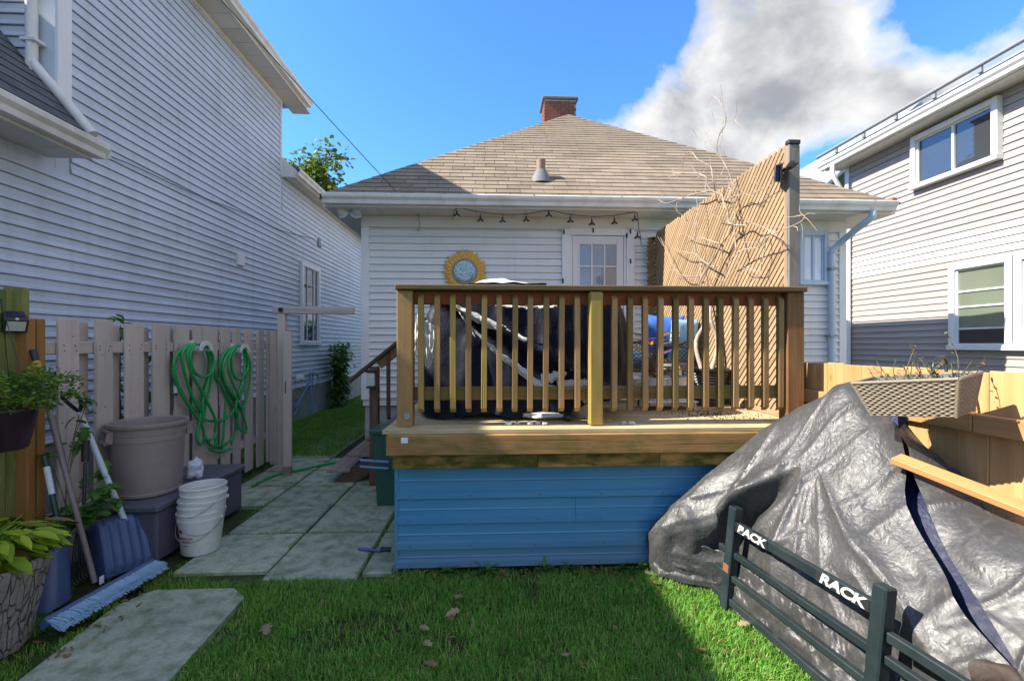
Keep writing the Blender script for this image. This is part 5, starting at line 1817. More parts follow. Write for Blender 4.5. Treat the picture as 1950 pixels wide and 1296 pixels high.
for i in range(24):
    for j in range(16):
        t = i / 23; v = j / 15
        P[i, j] = a + x * ((b_ - a).length * (t - .5) * (1 - .15 * v) * 1.25 + .5 * (b_ - a).length) + U * v * (1 - .05 * (2 * t - 1) ** 4) + nn * (.10 * abs(2 * t - 1) ** 3 + .05 * max(0, v - .8) * 5)
gridmesh('scoop', P, 'shovel_blue', s2, 50)
ps = a.lerp(b_, .45) + U * .8
pt = gx(84, 868, -2.70)
MB().tube([ps, pt], .014, 10).build('shaft', 'pole_green', s2, 60)
mid = pt.lerp(ps, .12); m2 = pt.lerp(ps, .42)
MB().tube([mid, m2], .0155, 10).build('label_sleeve', 'paper', s2, 60)
s3 = thing('garden_rake', 'thin grey pole tool with a plain end leaning behind the broom handle', 'tool', gz(140, 1080, 0))
MB().tube([gx(150, 1000, -2.60), gx(101, 790, -2.74)], .012, 10).build('handle', 'pole_brown', s3, 60)
rk_ = MB(); c = gx(152, 1010, -2.60)
for k in range(9):
    s = (k - 4) * .022
    rk_.tube([c + Vector((0, s * .3, 0)), c + Vector((.02, s * .8, -.12)), c + Vector((.03, s, -.27)), c + Vector((.06, s, -.30))], .003, 5, smooth=3)
rk_.build('tines', 'black_metal', s3, 60)
s4 = thing('garden_fork', 'short black handled garden fork standing by the trash can', 'tool', gx(160, 1000, -2.55))
MB().tube([gx(163, 838, -2.58), gx(162, 878, -2.575)], .020, 10).build('grip', 'black_plastic', s4, 60)
MB().tube([gx(162, 879, -2.575), gx(158, 1010, -2.54)], .009, 8).build('shaft', 'black_metal', s4, 60)
fk = MB(); c = gx(158, 1010, -2.54)
for s in (-.03, 0, .03):
    fk.tube([c, c + Vector((.01, s, -.05)), c + Vector((.02, s, -.2))], .005, 6, smooth=3)
fk.build('tines', 'black_metal', s4, 60)
s5 = thing('scraper_bar', 'slim dark scraper bar lying on the patio by the blue skirting', 'tool', gz(700, 1046, .01))
MB().tube([gz(682, 1044, .014), gz(725, 1048, .014)], .010, 8).build('bar', 'shovel_blue', s5, 60)
MB().box(tuple(gz(722, 1050, .004)), tuple(gz(742, 1046, .02) + Vector((0, .05, 0))), c=.003).build('blade', 'black_metal', s5)

# ------------------------------------------------------------------ planters and plants, left
lc = Vector((-2.52, 2.32, 0))
lp = thing('log_planter', 'grey cracked bark textured tub planter at the near left corner', 'planter', lc)
pr = [(0, 0), (.195, 0), (.205, .02), (.225, .12), (.25, .25), (.27, .36), (.285, .425), (.275, .44), (.255, .435), (.24, .36), (.235, .34)]
lo = MB().lathe(pr, lc, 72).build('tub', 'log_planter', lp, 50)
for v in lo.data.vertices:
    p = v.co + ORG[lo]
    d = Vector((p.x - lc.x, p.y - lc.y, 0))
    if d.length > .15:
        d.normalize()
        k = .012 * mnoise.noise((d.x * 7, d.y * 7, p.z * 3)) + .008 * mnoise.noise((d.x * 16, d.y * 16, p.z * 5))
        v.co += d * k; v.co.z += .012 * mnoise.noise((d.x * 4, d.y * 4, 7)) * (p.z > .4)
MB().lathe([(0, .352), (.12, .358), (.237, .345)], lc, 30).build('soil', 'pot_soil', lp, 60)
hs = thing('hosta', 'yellowing green hosta with broad leaves filling the bark textured tub', 'plant', lc + Vector((0, 0, .35)))
sst = MB()
for k in range(150):
    a = random.uniform(-2.3, 1.9); el = random.uniform(.1, 1.1)
    base = lc + Vector((math.cos(a) * .04, math.sin(a) * .04, .355))
    R_ = random.uniform(.12, .27); zt = .36 + .06 + .18 * math.sin(el)
    tip = lc + Vector((math.cos(a) * R_, math.sin(a) * R_, zt))
    sst.tube([base, base.lerp(tip, .5) + Vector((0, 0, .06)), tip], .004, 5, smooth=3)
    L = random.uniform(.085, .155)
    d = Vector((math.cos(a), math.sin(a), random.uniform(-.75, .15)))
    low = zt < .44
    leafmesh('leaf', [(tip, d, (0, 0, 1), L, L * random.uniform(.42, .55), random.random() * .9 if not low else .97)], 'leaf_hosta' if not (k % 9 == 0) else 'leaf_dry', hs)
sst.build('stems', 'leaf_hosta', hs, 60)
dl_ = [(lc + Vector((math.cos(a) * r, math.sin(a) * r, .36 + random.uniform(0, .03))), rdir(-.2, .3), (0, 0, 1), random.uniform(.06, .11), random.uniform(.04, .06)) for a, r in ((random.uniform(-2.3, 1.2), random.uniform(.1, .25)) for _ in range(45))]
leafmesh('withered_leaves', dl_, 'leaf_dry', hs)
hc = Vector((-2.46, 2.40, 1.10))
hp_ = thing('hanging_pot', 'dark purple pot hanging on wires at the far left with a bushy plant', 'pot', hc)
MB().lathe([(0, -.13), (.09, -.13), (.10, -.12), (.135, .06), (.145, .065), (.145, .08), (.128, .08), (.12, .05), (0, .05)], hc, 28).build('pot', 'pot_purple', hp_, 40)
hk = MB()
for a in (0, 2.1, 4.2):
    hk.tube([hc + Vector((math.cos(a) * .14, math.sin(a) * .14, .07)), hc + Vector((0, 0, .62))], .002, 5)
hk.tube([hc + Vector((0, 0, .62)), hc + Vector((-.1, 0, .68)), (-2.82, 2.40, 1.74)], .006, 6, smooth=3)
hk.build('hanger', 'black_metal', hp_, 60)
hq = thing('trailing_plant', 'bushy small leaved green and yellow plant spilling from the hanging pot', 'plant', hc + Vector((0, 0, .06)))
sp_ = []; ss = MB()
for k in range(90):
    a = random.uniform(0, 6.28); r = random.uniform(.1, .27); z = random.uniform(-.02, .19) * (1.15 - r * 1.8)
    e = hc + Vector((math.cos(a) * r, math.sin(a) * r, .09 + z))
    ss.tube([hc + Vector((math.cos(a) * .04, math.sin(a) * .04, .05)), (hc + e) / 2 + Vector((0, 0, .1)), e], .0016, 4, smooth=3)
    for _ in range(22):
        q = e + rdir() * random.uniform(.01, .05)
        sp_.append((q, rdir(-.4, .8), rdir(.3, 1), random.uniform(.018, .034), random.uniform(.009, .015), (random.random() * .93 if q.z > hc.z + .1 else random.choice((.2, .5, .97)))))
ss.build('stems', 'leaf_green', hq, 60); leafmesh('leaves', sp_, 'leaf_basket', hq)
cu = thing('currant_shrub', 'green lobed leaved shrub growing among the tools below the fence', 'plant', gz(170, 1010, 0) )
sp_ = []; ss = MB()
for (u, v, X, n) in ((165, 765, -2.6, 5), (150, 790, -2.62, 4), (158, 815, -2.6, 5), (140, 850, -2.68, 6), (205, 925, -2.5, 6), (180, 935, -2.52, 8), (190, 955, -2.48, 9), (160, 975, -2.5, 10), (175, 985, -2.46, 8), (130, 960, -2.6, 8), (105, 990, -2.62, 9), (125, 1000, -2.56, 9), (95, 1020, -2.6, 8), (215, 950, -2.44, 5), (90, 870, -2.72, 4), (200, 900, -2.56, 5), (180, 905, -2.6, 6)):
    c = gx(u, v, X)
    ss.tube([Vector((-2.62, 2.95, 0)), Vector((-2.64, 2.95, c.z * .6)), c], .003, 5, smooth=4)
    for _ in range(n):
        q = c + rdir() * random.uniform(.01, .05)
        sp_.append((q, Vector((random.uniform(-.3, 1), random.uniform(-1, .6), random.uniform(-.5, .5))), (0, 0, 1), random.uniform(.05, .085), random.uniform(.045, .07), random.random() * .9))
ss.build('stems', 'bark', cu, 60); leafmesh('leaves', sp_, 'leaf_green', cu, lobes=True)
wd_ = thing('vine_weed', 'dark leafy vine climbing behind the picket fence against the white wall', 'plant', (-3.05, 3.7, 0))
sp_ = []; ss = MB()
for (u, v) in ((229, 618), (225, 640), (222, 680), (226, 720), (230, 760), (275, 660), (278, 690), (272, 720), (276, 750), (320, 730), (322, 760), (225, 800), (365, 820), (405, 850), (300, 880)):
    c = gx(u, v, -3.0)
    ss.tube([Vector((-3.0, c.y, 0)), Vector((-3.02, c.y + .02, c.z * .5)), c], .004, 5, smooth=3)
    for _ in range(11):
        sp_.append((c + Vector((random.uniform(-.08, .04), random.uniform(-.07, .07), random.uniform(-.10, .10))), rdir(-.8, .4), (0, 0, 1), random.uniform(.05, .09), random.uniform(.04, .07), random.random() * .9))
ss.build('stems', 'bark', wd_, 60); leafmesh('leaves', sp_, 'leaf_green', wd_, lobes=True)

# ------------------------------------------------------------------ things on the deck
def cover():
    t = thing('covered_furniture', 'patio set under a navy black cover with pale strips for highlights behind the balusters', 'furniture cover', (.25, 3.75, FZ))
    n, m = 150, 46
    P = np.zeros((n, m, 3))
    cxx, cyy = .25, 3.80
    for i in range(n):
        a = i / (n - 1) * 2 * math.pi
        ca, sa = math.cos(a), math.sin(a)
        # rounded rectangle footprint
        k = (abs(ca) ** 5 + abs(sa) ** 5) ** (-1 / 5)
        ex_, ey_ = ca * k, sa * k
        for j in range(m):
            v = j / (m - 1)
            if v < .72:
                w = v / .72
                zb = .985 + (.17 if ca > .35 else 0) * min(1, max(0, (ca - .35) * 3)) + .02 * math.sin(a * 9)
                ztop = 1.91 - .10 * max(0, ca - .5) - .14 * max(0, -ca - .62)
                z = zb + (ztop - zb) * w
                fl = 1.06 - .10 * w + .05 * math.sin(w * math.pi) * (1 if ca > 0 else .3)
                r = fl
            else:
                w = (v - .72) / .28
                z = 1.91 - .10 * max(0, ca - .5) * (1 - w) - .14 * max(0, -ca - .62) * (1 - w) + .07 * math.sin(w * math.pi / 2)
                r = (1.06 - .10) * (1 - w)
            x = cxx + ex_ * .755 * r; y = cyy + ey_ * .53 * r
            f = .030 * mnoise.noise((a * 4.5, z * 1.0, 2)) + .018 * mnoise.noise((a * 11, z * 2.2, 5)) + .008 * mnoise.noise((a * 25, z * 7, 8))
            # long slanting fold across the front
            fold = .05 * math.exp(-(((z - 1.72) + (x + .1) * .62) / .055) ** 2) - .03 * math.exp(-(((z - 1.58) + (x + .1) * .62) / .05) ** 2)
            f += fold * (sa < -.2)
            x += ca * f * 1.2; y += sa * f * 1.6
            z += .025 * mnoise.noise((x * 4, y * 4, 1)) * (v > .72)
            P[i, j] = (x, y, z)
    o = gridmesh('cover', P, 'cover_black', t, 60)
    # pale strips painted as sunlit highlights, standing off the front of the cover
    def glint_strip(top, bot, y0, bulge=.03, seed=0):
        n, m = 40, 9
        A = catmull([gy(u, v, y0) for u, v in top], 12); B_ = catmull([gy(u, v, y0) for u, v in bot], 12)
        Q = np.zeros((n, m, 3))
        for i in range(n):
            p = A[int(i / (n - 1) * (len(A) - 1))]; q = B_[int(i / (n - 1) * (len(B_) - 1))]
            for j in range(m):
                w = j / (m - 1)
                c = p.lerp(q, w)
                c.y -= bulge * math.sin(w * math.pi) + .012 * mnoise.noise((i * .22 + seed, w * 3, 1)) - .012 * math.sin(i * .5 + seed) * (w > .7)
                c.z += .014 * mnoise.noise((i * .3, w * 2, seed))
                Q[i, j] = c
        gridmesh('highlight_strip', Q, 'sheen_and_sheet', t, 60)
    glint_strip([(868, 578), (915, 600), (965, 622), (1005, 645)], [(868, 590), (912, 616), (962, 636), (1000, 652)], 3.20)
    glint_strip([(866, 582), (890, 612), (905, 640)], [(868, 584), (888, 618), (905, 642)], 3.19, .01, 4)
    glint_strip([(898, 622), (930, 650), (955, 672), (985, 690), (1020, 718), (1060, 738)], [(900, 626), (925, 656), (950, 680), (985, 708), (1025, 738), (1060, 750)], 3.185, .02, 2)
    glint_strip([(1030, 712), (1065, 705), (1090, 695)], [(1030, 730), (1068, 722), (1092, 702)], 3.18, .02, 6)
    glint_strip([(1060, 725), (1090, 722), (1118, 716)], [(1062, 742), (1090, 742), (1118, 740)], 3.182, .02, 8)
    glint_strip([(798, 602), (815, 612), (830, 622)], [(806, 690), (818, 700), (832, 660)], 3.17, .02, 3)
    glint_strip([(788, 640), (794, 600), (800, 600)], [(788, 700), (794, 660), (800, 620)], 3.165, .01, 5)
    glint_strip([(930, 578), (1000, 582), (1060, 580)], [(930, 580), (1000, 588), (1060, 585)], 3.19, .01, 7)
    # crown of the cover peeping over the rail, its whitish sheen in the colour
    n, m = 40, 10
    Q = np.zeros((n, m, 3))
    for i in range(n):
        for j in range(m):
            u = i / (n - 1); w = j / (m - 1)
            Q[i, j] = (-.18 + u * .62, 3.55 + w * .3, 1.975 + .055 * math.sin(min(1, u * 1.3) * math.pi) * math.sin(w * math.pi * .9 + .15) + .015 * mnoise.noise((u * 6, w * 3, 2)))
    gridmesh('cover_crown', Q, 'sheen_and_sheet', t, 60)
cover()

def pillow(c, w, h, d, mat, par, ax=0, tilt_=0, rz=0):
    n, m = 26, 26
    P = np.zeros((2 * n, m, 3))
    Mx = Matrix.Rotation(rz, 3, 'Z') @ Matrix.Rotation(tilt_, 3, 'X') @ Matrix.Rotation(ax, 3, 'Y')
    V = []
    for side in (1, -1):
        for i in range(n):
            for j in range(m):
                a = i / (n - 1) * 2 - 1; b_ = j / (m - 1) * 2 - 1
                pin = 1 - .10 * (1 - abs(a)) * abs(b_) ** 3 - .0
                th = ((1 - a ** 4) * (1 - b_ ** 4)) ** .5
                k = 1 - .07 * (1 - a * a) * (abs(b_) > .6) * abs(b_)
                x = a * w / 2 * (1 - .09 * (1 - b_ * b_) * abs(a) ** 2); z = b_ * h / 2 * (1 - .09 * (1 - a * a) * b_ * b_)
                y = side * d / 2 * th * (1 + .12 * mnoise.noise((a * 2, b_ * 2, side)))
                V.append(Vector(c) + Mx @ Vector((x, y, z)))
    b = MB(); idx = lambda s, i, j: s * n * m + i * m + j
    fs = []
    for s in (0, 1):
        for i in range(n - 1):
            for j in range(m - 1):
                fs.append((idx(s, i, j), idx(s, i + 1, j), idx(s, i + 1, j + 1), idx(s, i, j + 1)))
    b.add(V, fs)
    o = b.build('cushion', mat, par, 70)
    return o
# love seat with an open diamond-weave back, seen from behind the balusters
ls = thing('wicker_bench', 'dark wicker bench with an open diamond weave back at the rear of the deck', 'bench', (1.45, 4.75, FZ))
zs, by = 1.28, 4.46
bk = MB()
top_ = [(1.32, by, 1.46), (1.35, by, 1.505), (1.55, by, 1.52), (1.75, by, 1.47), (1.93, by, 1.52), (2.06, by, 1.58)]
bk.tube(top_, .014, 8, smooth=5)
bk.tube([(1.32, by, zs - .02), (1.55, by, zs - .03), (1.8, by, zs + .02), (2.06, by, zs)], .012, 8, smooth=4)
bk.tube([(1.32, by, zs), (1.32, by, 1.46)], .012, 8); bk.tube([(2.06, by, zs), (2.06, by, 1.58)], .012, 8)
bk.build('back_frame', 'wicker_dark', ls, 60)
for sg in (1, -1):
    k = 0
    for x in np.arange(1.02, 2.36, .042):
        pts = []
        for z in np.linspace(zs, 1.51, 8):
            xx = x + sg * (z - zs) * 1.0
            if 1.32 <= xx <= 2.06: pts.append((xx, by + .003 * sg, z))
        if len(pts) > 1: MB().tube([pts[0], pts[-1]], .0032, 4).build('strand', 'wicker_dark', ls)
MB().box((1.30, 4.48, 1.22), (2.08, 5.05, 1.27), c=.012).build('seat', 'wicker_dark', ls)
for x in (1.34, 2.04):
    for y in (4.52, 5.0):
        MB().tube([(x, y, FZ), (x, y, 1.22)], .02, 8).build('leg', 'wicker_dark', ls)
for nm, c, w, h, d, mt_, tl, rz, lab in (
    ('cushion', (1.80, 4.70, 1.56), .40, .50, .18, 'cushion_blue', .12, -.25, 'deep blue cushion leaning on the diamond weave bench back'),
    ('cushion', (1.965, 4.60, 1.52), .30, .50, .15, 'cushion_pale', .10, .15, 'pale sky blue cushion in front of the deep blue one on the bench'),
    ('cushion', (1.50, 4.68, 1.33), .34, .20, .13, 'cushion_pale', .6, .1, 'small flat pale blue cushion at the left end of the bench')):
    o = pillow(c, w, h, d, mt_, None, .06, tl, rz); o.name = 'cushion'; tag(o, lab, 'cushion')

def pot(name, lab, c, r0, r1, h, mat, rings=0, par=None):
    t = thing(name, lab, 'plant pot', c)
    pr = [(0, 0), (r0, 0)]
    k = 14
    for i in range(1, k):
        s = i / k; r = r0 + (r1 - r0) * s
        pr += [(r + (.006 if rings and i % 2 else 0), h * s)] if not rings else [(r + .006, h * (s - .02)), (r - .002, h * (s + .02))]
    pr += [(r1, h * .93), (r1 + .012, h * .93), (r1 + .014, h), (r1 - .004, h), (r1 - .012, h * .9)]
    MB().lathe(pr, c, 32).build('pot_body', mat, t, 40)
    MB().lathe([(0, h * .9), (r1 - .012, h * .9)], c, 24).build('potting_soil', 'pot_soil', t)
    return t
pA = gy(1262, 770, 3.95); pA.z = 1.075
pot('plant_pot', 'small white pot on a low stand holding the orange croton', Vector((1.385, 3.80, 1.032)), .075, .105, .19, 'pot_white')
pot('plant_pot', 'larger white rimmed pot on the metal stand in front of the bench', Vector((1.56, 3.82, 1.032)), .10, .125, .19, 'pot_white')
pot('plant_pot', 'big ribbed black pot with the bare vine trunk by the lattice', Vector((1.93, 4.02, FZ + .001)), .15, .185, .33, 'pot_black', 1)
pot('plant_pot', 'plain grey pot tucked behind the ribbed black pot', Vector((1.74, 4.34, FZ + .001)), .13, .16, .36, 'pot_grey')
pot('plant_pot', 'wide beige bowl pot on the deck behind the middle railing post', Vector((.68, 3.42, FZ + .001)), .09, .15, .15, 'pot_beige')
sd = thing('pot_stand', 'thin legged metal stand carrying the white plant pots', 'stand', (1.48, 3.8, FZ))
q = MB(); q.box((1.27, 3.66, 1.020), (1.70, 3.96, 1.030), c=.003); q.build('shelf', 'white_plastic', sd)
for x in (1.29, 1.68):
    for y in (3.68, 3.94):
        MB().tube([(x, y, FZ), (x, y, 1.0195)], .008, 6).build('leg', 'white_plastic' if x > 1.4 else 'black_metal', sd)
tb = thing('side_table', 'low white side table between the covered set and the pot stand', 'table', (1.31, 4.3, FZ))
MB().box((1.06, 4.1, 1.165), (1.42, 4.4, 1.19), c=.006).build('table_top', 'white_plastic', tb)
for x in (1.08, 1.38):
    for y in (4.12, 4.36): MB().box((x, y, FZ + .001), (x + .03, y + .03, 1.1645), c=.004).build('leg', 'white_plastic', tb)
MB().box((1.112, 4.125, 1.02), (1.378, 4.14, 1.12), c=.004).build('apron', 'white_plastic', tb)
cr = thing('croton', 'croton with orange, yellow and dark leaves in a white pot', 'plant', (1.385, 3.8, 1.21))
sp_ = []; ss = MB()
for k in range(26):
    a = random.uniform(0, 6.28); b0 = Vector((1.385, 3.8, 1.20)); h = random.uniform(.04, .36)
    e = b0 + Vector((math.cos(a) * .07, math.sin(a) * .07, h))
    ss.tube([b0, e], .004, 5)
    sp_.append((e, (math.cos(a), math.sin(a), random.uniform(.1, 1.1)), (0, 0, 1), random.uniform(.12, .22), random.uniform(.055, .085), random.choice((.1, .4, .8, .96))))
ss.build('stems', 'bark', cr, 60)
for s_ in sp_: leafmesh('leaf', [s_], 'leaf_orange', cr)
for k, (u, lab) in enumerate(((1268, 'rounded white stone ornament beside the croton pot'), (1230, 'pale stone shell lying on the low white side table'))):
    o = blob('stone_ornament', (1.56 if k == 0 else 1.24, 3.80 if k == 0 else 4.2, 1.262 if k == 0 else 1.213), .055 if k == 0 else .03, 'pot_white', None, 3 + k, .2, 20)
    tag(o, lab, 'stone')
sh = blob('paper_scrap', (.38, 3.3, FZ + .035), .12, 'sheen_and_sheet', None, 8, .3, 24, (1.5, .8, .25))
tag(sh, 'white crumpled corner of sheeting lying on the deck under the cover', 'sheet')
db = tag(blobs := blob('dark_shoe', (.545, 3.22, FZ + .03), .05, 'pot_black', None, 5, .25, 20, (.7, 1.5, .6)), 'dark shoe standing on the deck left of the middle post', 'shoe')
stl = ['leftmost small pale stone on the front deck board', 'second small stone from the left on the front deck board', 'third small stone from the left on the front deck board',
       'fourth small stone, touching a neighbour on the front deck board', 'fifth small stone, last before the middle post on the deck board',
       'left stone of the pair right of the middle railing post', 'right stone of the pair right of the middle railing post']
for k, (u, v) in enumerate(((968, 809), (985, 808), (1010, 809), (1024, 808), (1038, 809), (1188, 808), (1203, 808))):
    p = gz(u, v, FZ + .002)
    o = blob('stone', (p.x, p.y + .01, p.z + .010), .014 + .004 * random.random(), 'stone', None, 10 + k, .5, 14, (1.2, 1, .7))
    tag(o, stl[k], 'stone', 'small stones on the front deck board')
# spilled soil by the pot
P_ = [(1.72 + random.gauss(0, .16), 3.45 + random.gauss(0, .14)) for _ in range(420)]
b = MB()
for (x, y) in P_:
    s = random.uniform(.003, .008)
    if 3.0 < y < 5 and x < 2.1: b.box((x, y, FZ + .001), (x + s, y + s, FZ + .001 + s * .7), c=.001)
tag(b.build('spilled_soil', 'pot_soil'), kind='stuff')
# recycling bin under the stair side of the deck
gb_ = thing('recycling_bin', 'dark green recycling bin beside the stair post behind the deck corner', 'bin', (-.93, 4.45, 0))
MB().prism([(-1.06, 0), (-.76, 0), (-.73, .66), (-1.10, .66)], 1, 4.28, 4.62).build('bin_body', 'bin_green', gb_)
MB().box((-1.13, 4.25, .661), (-.71, 4.65, .71), c=.015).build('lid', 'bin_green', gb_)
for z in (.42, .36):
    MB().tube([(-1.22, 4.30, z), (-.95, 4.262, z - .01)], .012, 8).build('handle', 'tube_blue', gb_, 60)

# ------------------------------------------------------------------ lamps, wires, wall decor
sf = thing('sunflower_mirror', 'round mosaic mirror with yellow metal sunflower petals on the bungalow wall', 'wall mirror', gy(885, 517, 5.96))
sc_ = gy(885, 517, 5.955)
for ring, (n, r0, r1, w, yo, mt_) in enumerate(((26, .13, .295, .062, .0, 'petal'), (26, .13, .265, .062, -.012, 'petal'))):
    for k in range(n):
        a = 2 * math.pi * (k + ring * .5) / n
        d = Vector((math.cos(a), 0, math.sin(a))); t = Vector((-d.z, 0, d.x))
        R1 = r1 + random.uniform(-.015, .012)
        V = []; 
        for (s, ww, yy) in ((0, .35, 0), (.35, .95, -.010), (.7, .75, -.014), (1, .04, -.004)):
            c = sc_ + d * (r0 + (R1 - r0) * s) + Vector((0, yo + yy, 0))
            V += [c - t * w / 2 * ww + Vector((0, .006, 0)), c, c + t * w / 2 * ww + Vector((0, .006, 0))]
        F2 = []
        for i in range(3):
            q = i * 3
            F2 += [(q, q + 1, q + 4, q + 3), (q + 1, q + 2, q + 5, q + 4)]
        MB().add(V, F2).build('petal', mt_, sf, 50)
MB().lathe([(0, .016), (.10, .020), (.14, .016), (.148, .012)], sc_ + Vector((0, -.012, 0)), 40, tilt=Matrix.Rotation(R(90), 3, 'X')).build('mirror', 'mosaic_mirror', sf, 50)
MB().lathe([(.145, .010), (.150, .024), (.158, .024), (.165, .008)], sc_ + Vector((0, -.012, 0)), 40, tilt=Matrix.Rotation(R(90), 3, 'X')).build('rim', 'galvanised', sf, 40)

st_ = thing('string_lights', 'black string of small shaded bulbs hung under the bungalow eave above the door', 'string lights', gy(1045, 405, 5.63))
lampsp = [(870, 408), (915, 418), (957, 420), (1002, 418), (1045, 409), (1086, 420), (1127, 425), (1170, 423), (1209, 417), (1214, 450)]
wire = [(862, 418), (866, 400), (880, 397), (915, 404), (957, 408), (1002, 407), (1045, 401), (1086, 408), (1127, 412), (1170, 410), (1209, 404), (1215, 415), (1216, 436), (1219, 445), (1221, 466)]
MB().tube([gy(u, v, 5.63) for u, v in wire], .005, 6, smooth=4).build('cable', 'cable', st_, 60)
for (u, v) in lampsp:
    c = gy(u, v, 5.628)
    sh_ = MB().lathe([(.008, .045), (.012, .035), (.012, .012), (.022, .004), (.045, -.014), (.043, -.016), (.018, 0), (0, .004)], c, 16).build('lamp_shade', 'black_metal', st_, 40)
    MB().lathe([(0, -.04), (.012, -.034), (.016, -.022), (.008, -.004), (0, 0)], c, 10).build('bulb', 'lamp_glass', sh_, 50)
    MB().tube([c + Vector((0, 0, .045)), c + Vector((0, 0, .075))], .004, 6).build('hook', 'cable', sh_)

ow = MB(); a = gy(797, 410, 5.9); b_ = gy(440, 0, 4.4); e = a + (b_ - a) * 3.2
pts = [a + (e - a) * s + Vector((0, 0, -.25 * 4 * s * (1 - s) * .5)) for s in np.linspace(0, 1, 16)]
tag(ow.tube(pts, .0045, 6).build('overhead_cable', 'cable', None, 60), 'thin black overhead cable running from the upper left to the bungalow eave', 'cable')
hk_ = thing('cable_hook', 'small galvanised hook and insulator holding the overhead cable at the bungalow wall', 'hook', gy(797, 425, 5.95))
MB().tube([gy(797, 410, 5.9), gy(798, 420, 5.94), gy(799, 432, 5.95), gy(796, 440, 5.94), gy(794, 434, 5.93)], .005, 6, smooth=4).build('hook', 'galvanised', hk_, 60)
wc = MB(); wc.tube([gx(u, v, LX + .035) for u, v in ((160, 278), (260, 318), (340, 356), (400, 381), (470, 408), (540, 440), (600, 455))], .005, 6, smooth=4)
tag(wc.build('wall_cable', 'cable', None, 60), 'thin black cable sagging along the white siding of the tall house', 'cable')
hp2 = thing('wall_hoses', 'bunch of blue grey tubes hanging from a tap on the alley wall', 'tubes', gx(590, 740, LX + .1))
for (pts) in ([(594, 708), (588, 730), (575, 755), (562, 775)], [(597, 712), (592, 750), (590, 800)], [(600, 708), (606, 722), (598, 740), (593, 802)], [(596, 706), (580, 745), (561, 790)]):
    MB().tube([gx(u, v, LX + .10) for u, v in pts], .014, 8, smooth=5).build('tube', 'tube_blue', hp2, 60)
MB().box(tuple(gx(596, 712, LX + .03) - Vector((0.02, .04, .03))), tuple(gx(596, 712, LX + .12) + Vector((0, .06, .03))), c=.008).build('tap', 'galvanised', hp2)

def box_lamp(name, lab, c, w, h, d, rot, face_lo):
    t = thing(name, lab, 'lamp', c)
    def tr_(p): return Vector(c) + rot @ Vector(p)
    b = MB()
    # wedge body: back plate, sloping solar top, lamp face tipped down
    prf = [(0, -h / 2), (-d * .55, -h / 2), (-d, h * .05), (-d * .85, h * .16), (0, h / 2)]
    vs = [tr_((-w / 2, y, z)) for y, z in prf] + [tr_((w / 2, y, z)) for y, z in prf]
    n = len(prf)
    b.add(vs, [list(range(n)), list(range(n, 2 * n))[::-1]] + [[i, (i + 1) % n, n + (i + 1) % n, n + i] for i in range(n)]).build('housing', 'black_plastic', t)
    def quad(nm, y0, z0, y1, z1, s, mat):
        dy, dz = y1 - y0, z1 - z0; L = math.hypot(dy, dz); ny, nz = dz / L, -dy / L
        if ny > 0: ny, nz = -ny, -nz
        e = .003
        V = [tr_((sx * w * s, y + ny * e * k, z + nz * e * k)) for k in (0, 1) for (sx, y, z) in ((-.5, y0 + dy * .12, z0 + dz * .12), (.5, y0 + dy * .12, z0 + dz * .12), (.5, y1 - dy * .12, z1 - dz * .12), (-.5, y1 - dy * .12, z1 - dz * .12))]
        MB().add(V, [(4, 5, 6, 7), (0, 1, 5, 4), (1, 2, 6, 5), (2, 3, 7, 6), (3, 0, 4, 7)]).build(nm, mat, t)
    quad('lens', -d * .55, -h / 2, -d, h * .05, .8, 'lamp_glass')
    quad('solar_panel', -d * .85, h * .16, -.002, h / 2, .86, 'solar_panel')
    MB().lathe([(0, -.008), (.008, -.004), (.008, .003)], tr_((0, -d * .95, h * .11)), 10, tilt=rot @ Matrix.Rotation(R(90), 3, 'X')).build('sensor', 'lamp_glass', t, 40)
    return t
box_lamp('solar_lamp', 'black wedge shaped solar wall lamp on the mossy green fence board', gx(22, 612, -2.815) , .10, .125, .075, Matrix.Rotation(R(62), 3, 'Z'), 0)
nl_ = thing('post_lamp', 'small black lantern with a pale panel fixed to the stair newel post', 'lamp', (-1.25, 4.89, 1.2))
MB().box((-1.325, 4.84, 1.20), (-1.215, 4.898, 1.235), c=.012).build('cap', 'black_plastic', nl_)
MB().box((-1.31, 4.85, 1.055), (-1.23, 4.897, 1.199), c=.008).build('lens', 'lamp_glass', nl_)
MB().box((-1.315, 4.845, 1.035), (-1.225, 4.898, 1.054), c=.006).build('base', 'black_plastic', nl_)
fl_ = thing('flood_lamp', 'twin headed grey floodlight under the left corner of the bungalow eave', 'lamp', gy(668, 402, 5.85))
c = gy(672, 400, 5.86)
MB().box(tuple(c + Vector((-.05, -.04, .0))), tuple(c + Vector((.05, .04, .075))), c=.01).build('bracket', 'black_plastic', fl_)
for dx, mt_ in ((-.10, 'white_plastic'), (.05, 'trim_blue_grey')):
    rt = Matrix.Rotation(R(70), 3, 'X') @ Matrix.Rotation(R(20 if dx > 0 else -25), 3, 'Y')
    MB().lathe([(0, .10), (.03, .10), (.05, .07), (.055, .02), (.078, 0), (.076, -.006), (0, -.012)], c + Vector((dx, -.05, -.05)), 20, tilt=rt).build('lamp_head', mt_, fl_, 40)
ssl = thing('solar_lamp', 'black spotlight with a tilted panel clamped near the top of the lattice screen', 'lamp', gx(1490, 328, 2.12))
c = gx(1484, 328, 2.09)
rt = Matrix.Rotation(R(-25), 3, 'Z') @ Matrix.Rotation(R(18), 3, 'X')
b = MB().box((-.030, -.05, -.065), (.0, .055, .055), c=.006); V = [tuple(c + rt @ Vector(p)) for p in b.v]; b.v = V; b.build('panel', 'solar_panel', ssl)
b = MB().box((.001, -.055, -.07), (.014, .06, .06), c=.005); b.v = [tuple(c + rt @ Vector(p)) for p in b.v]; b.build('housing', 'black_plastic', ssl)
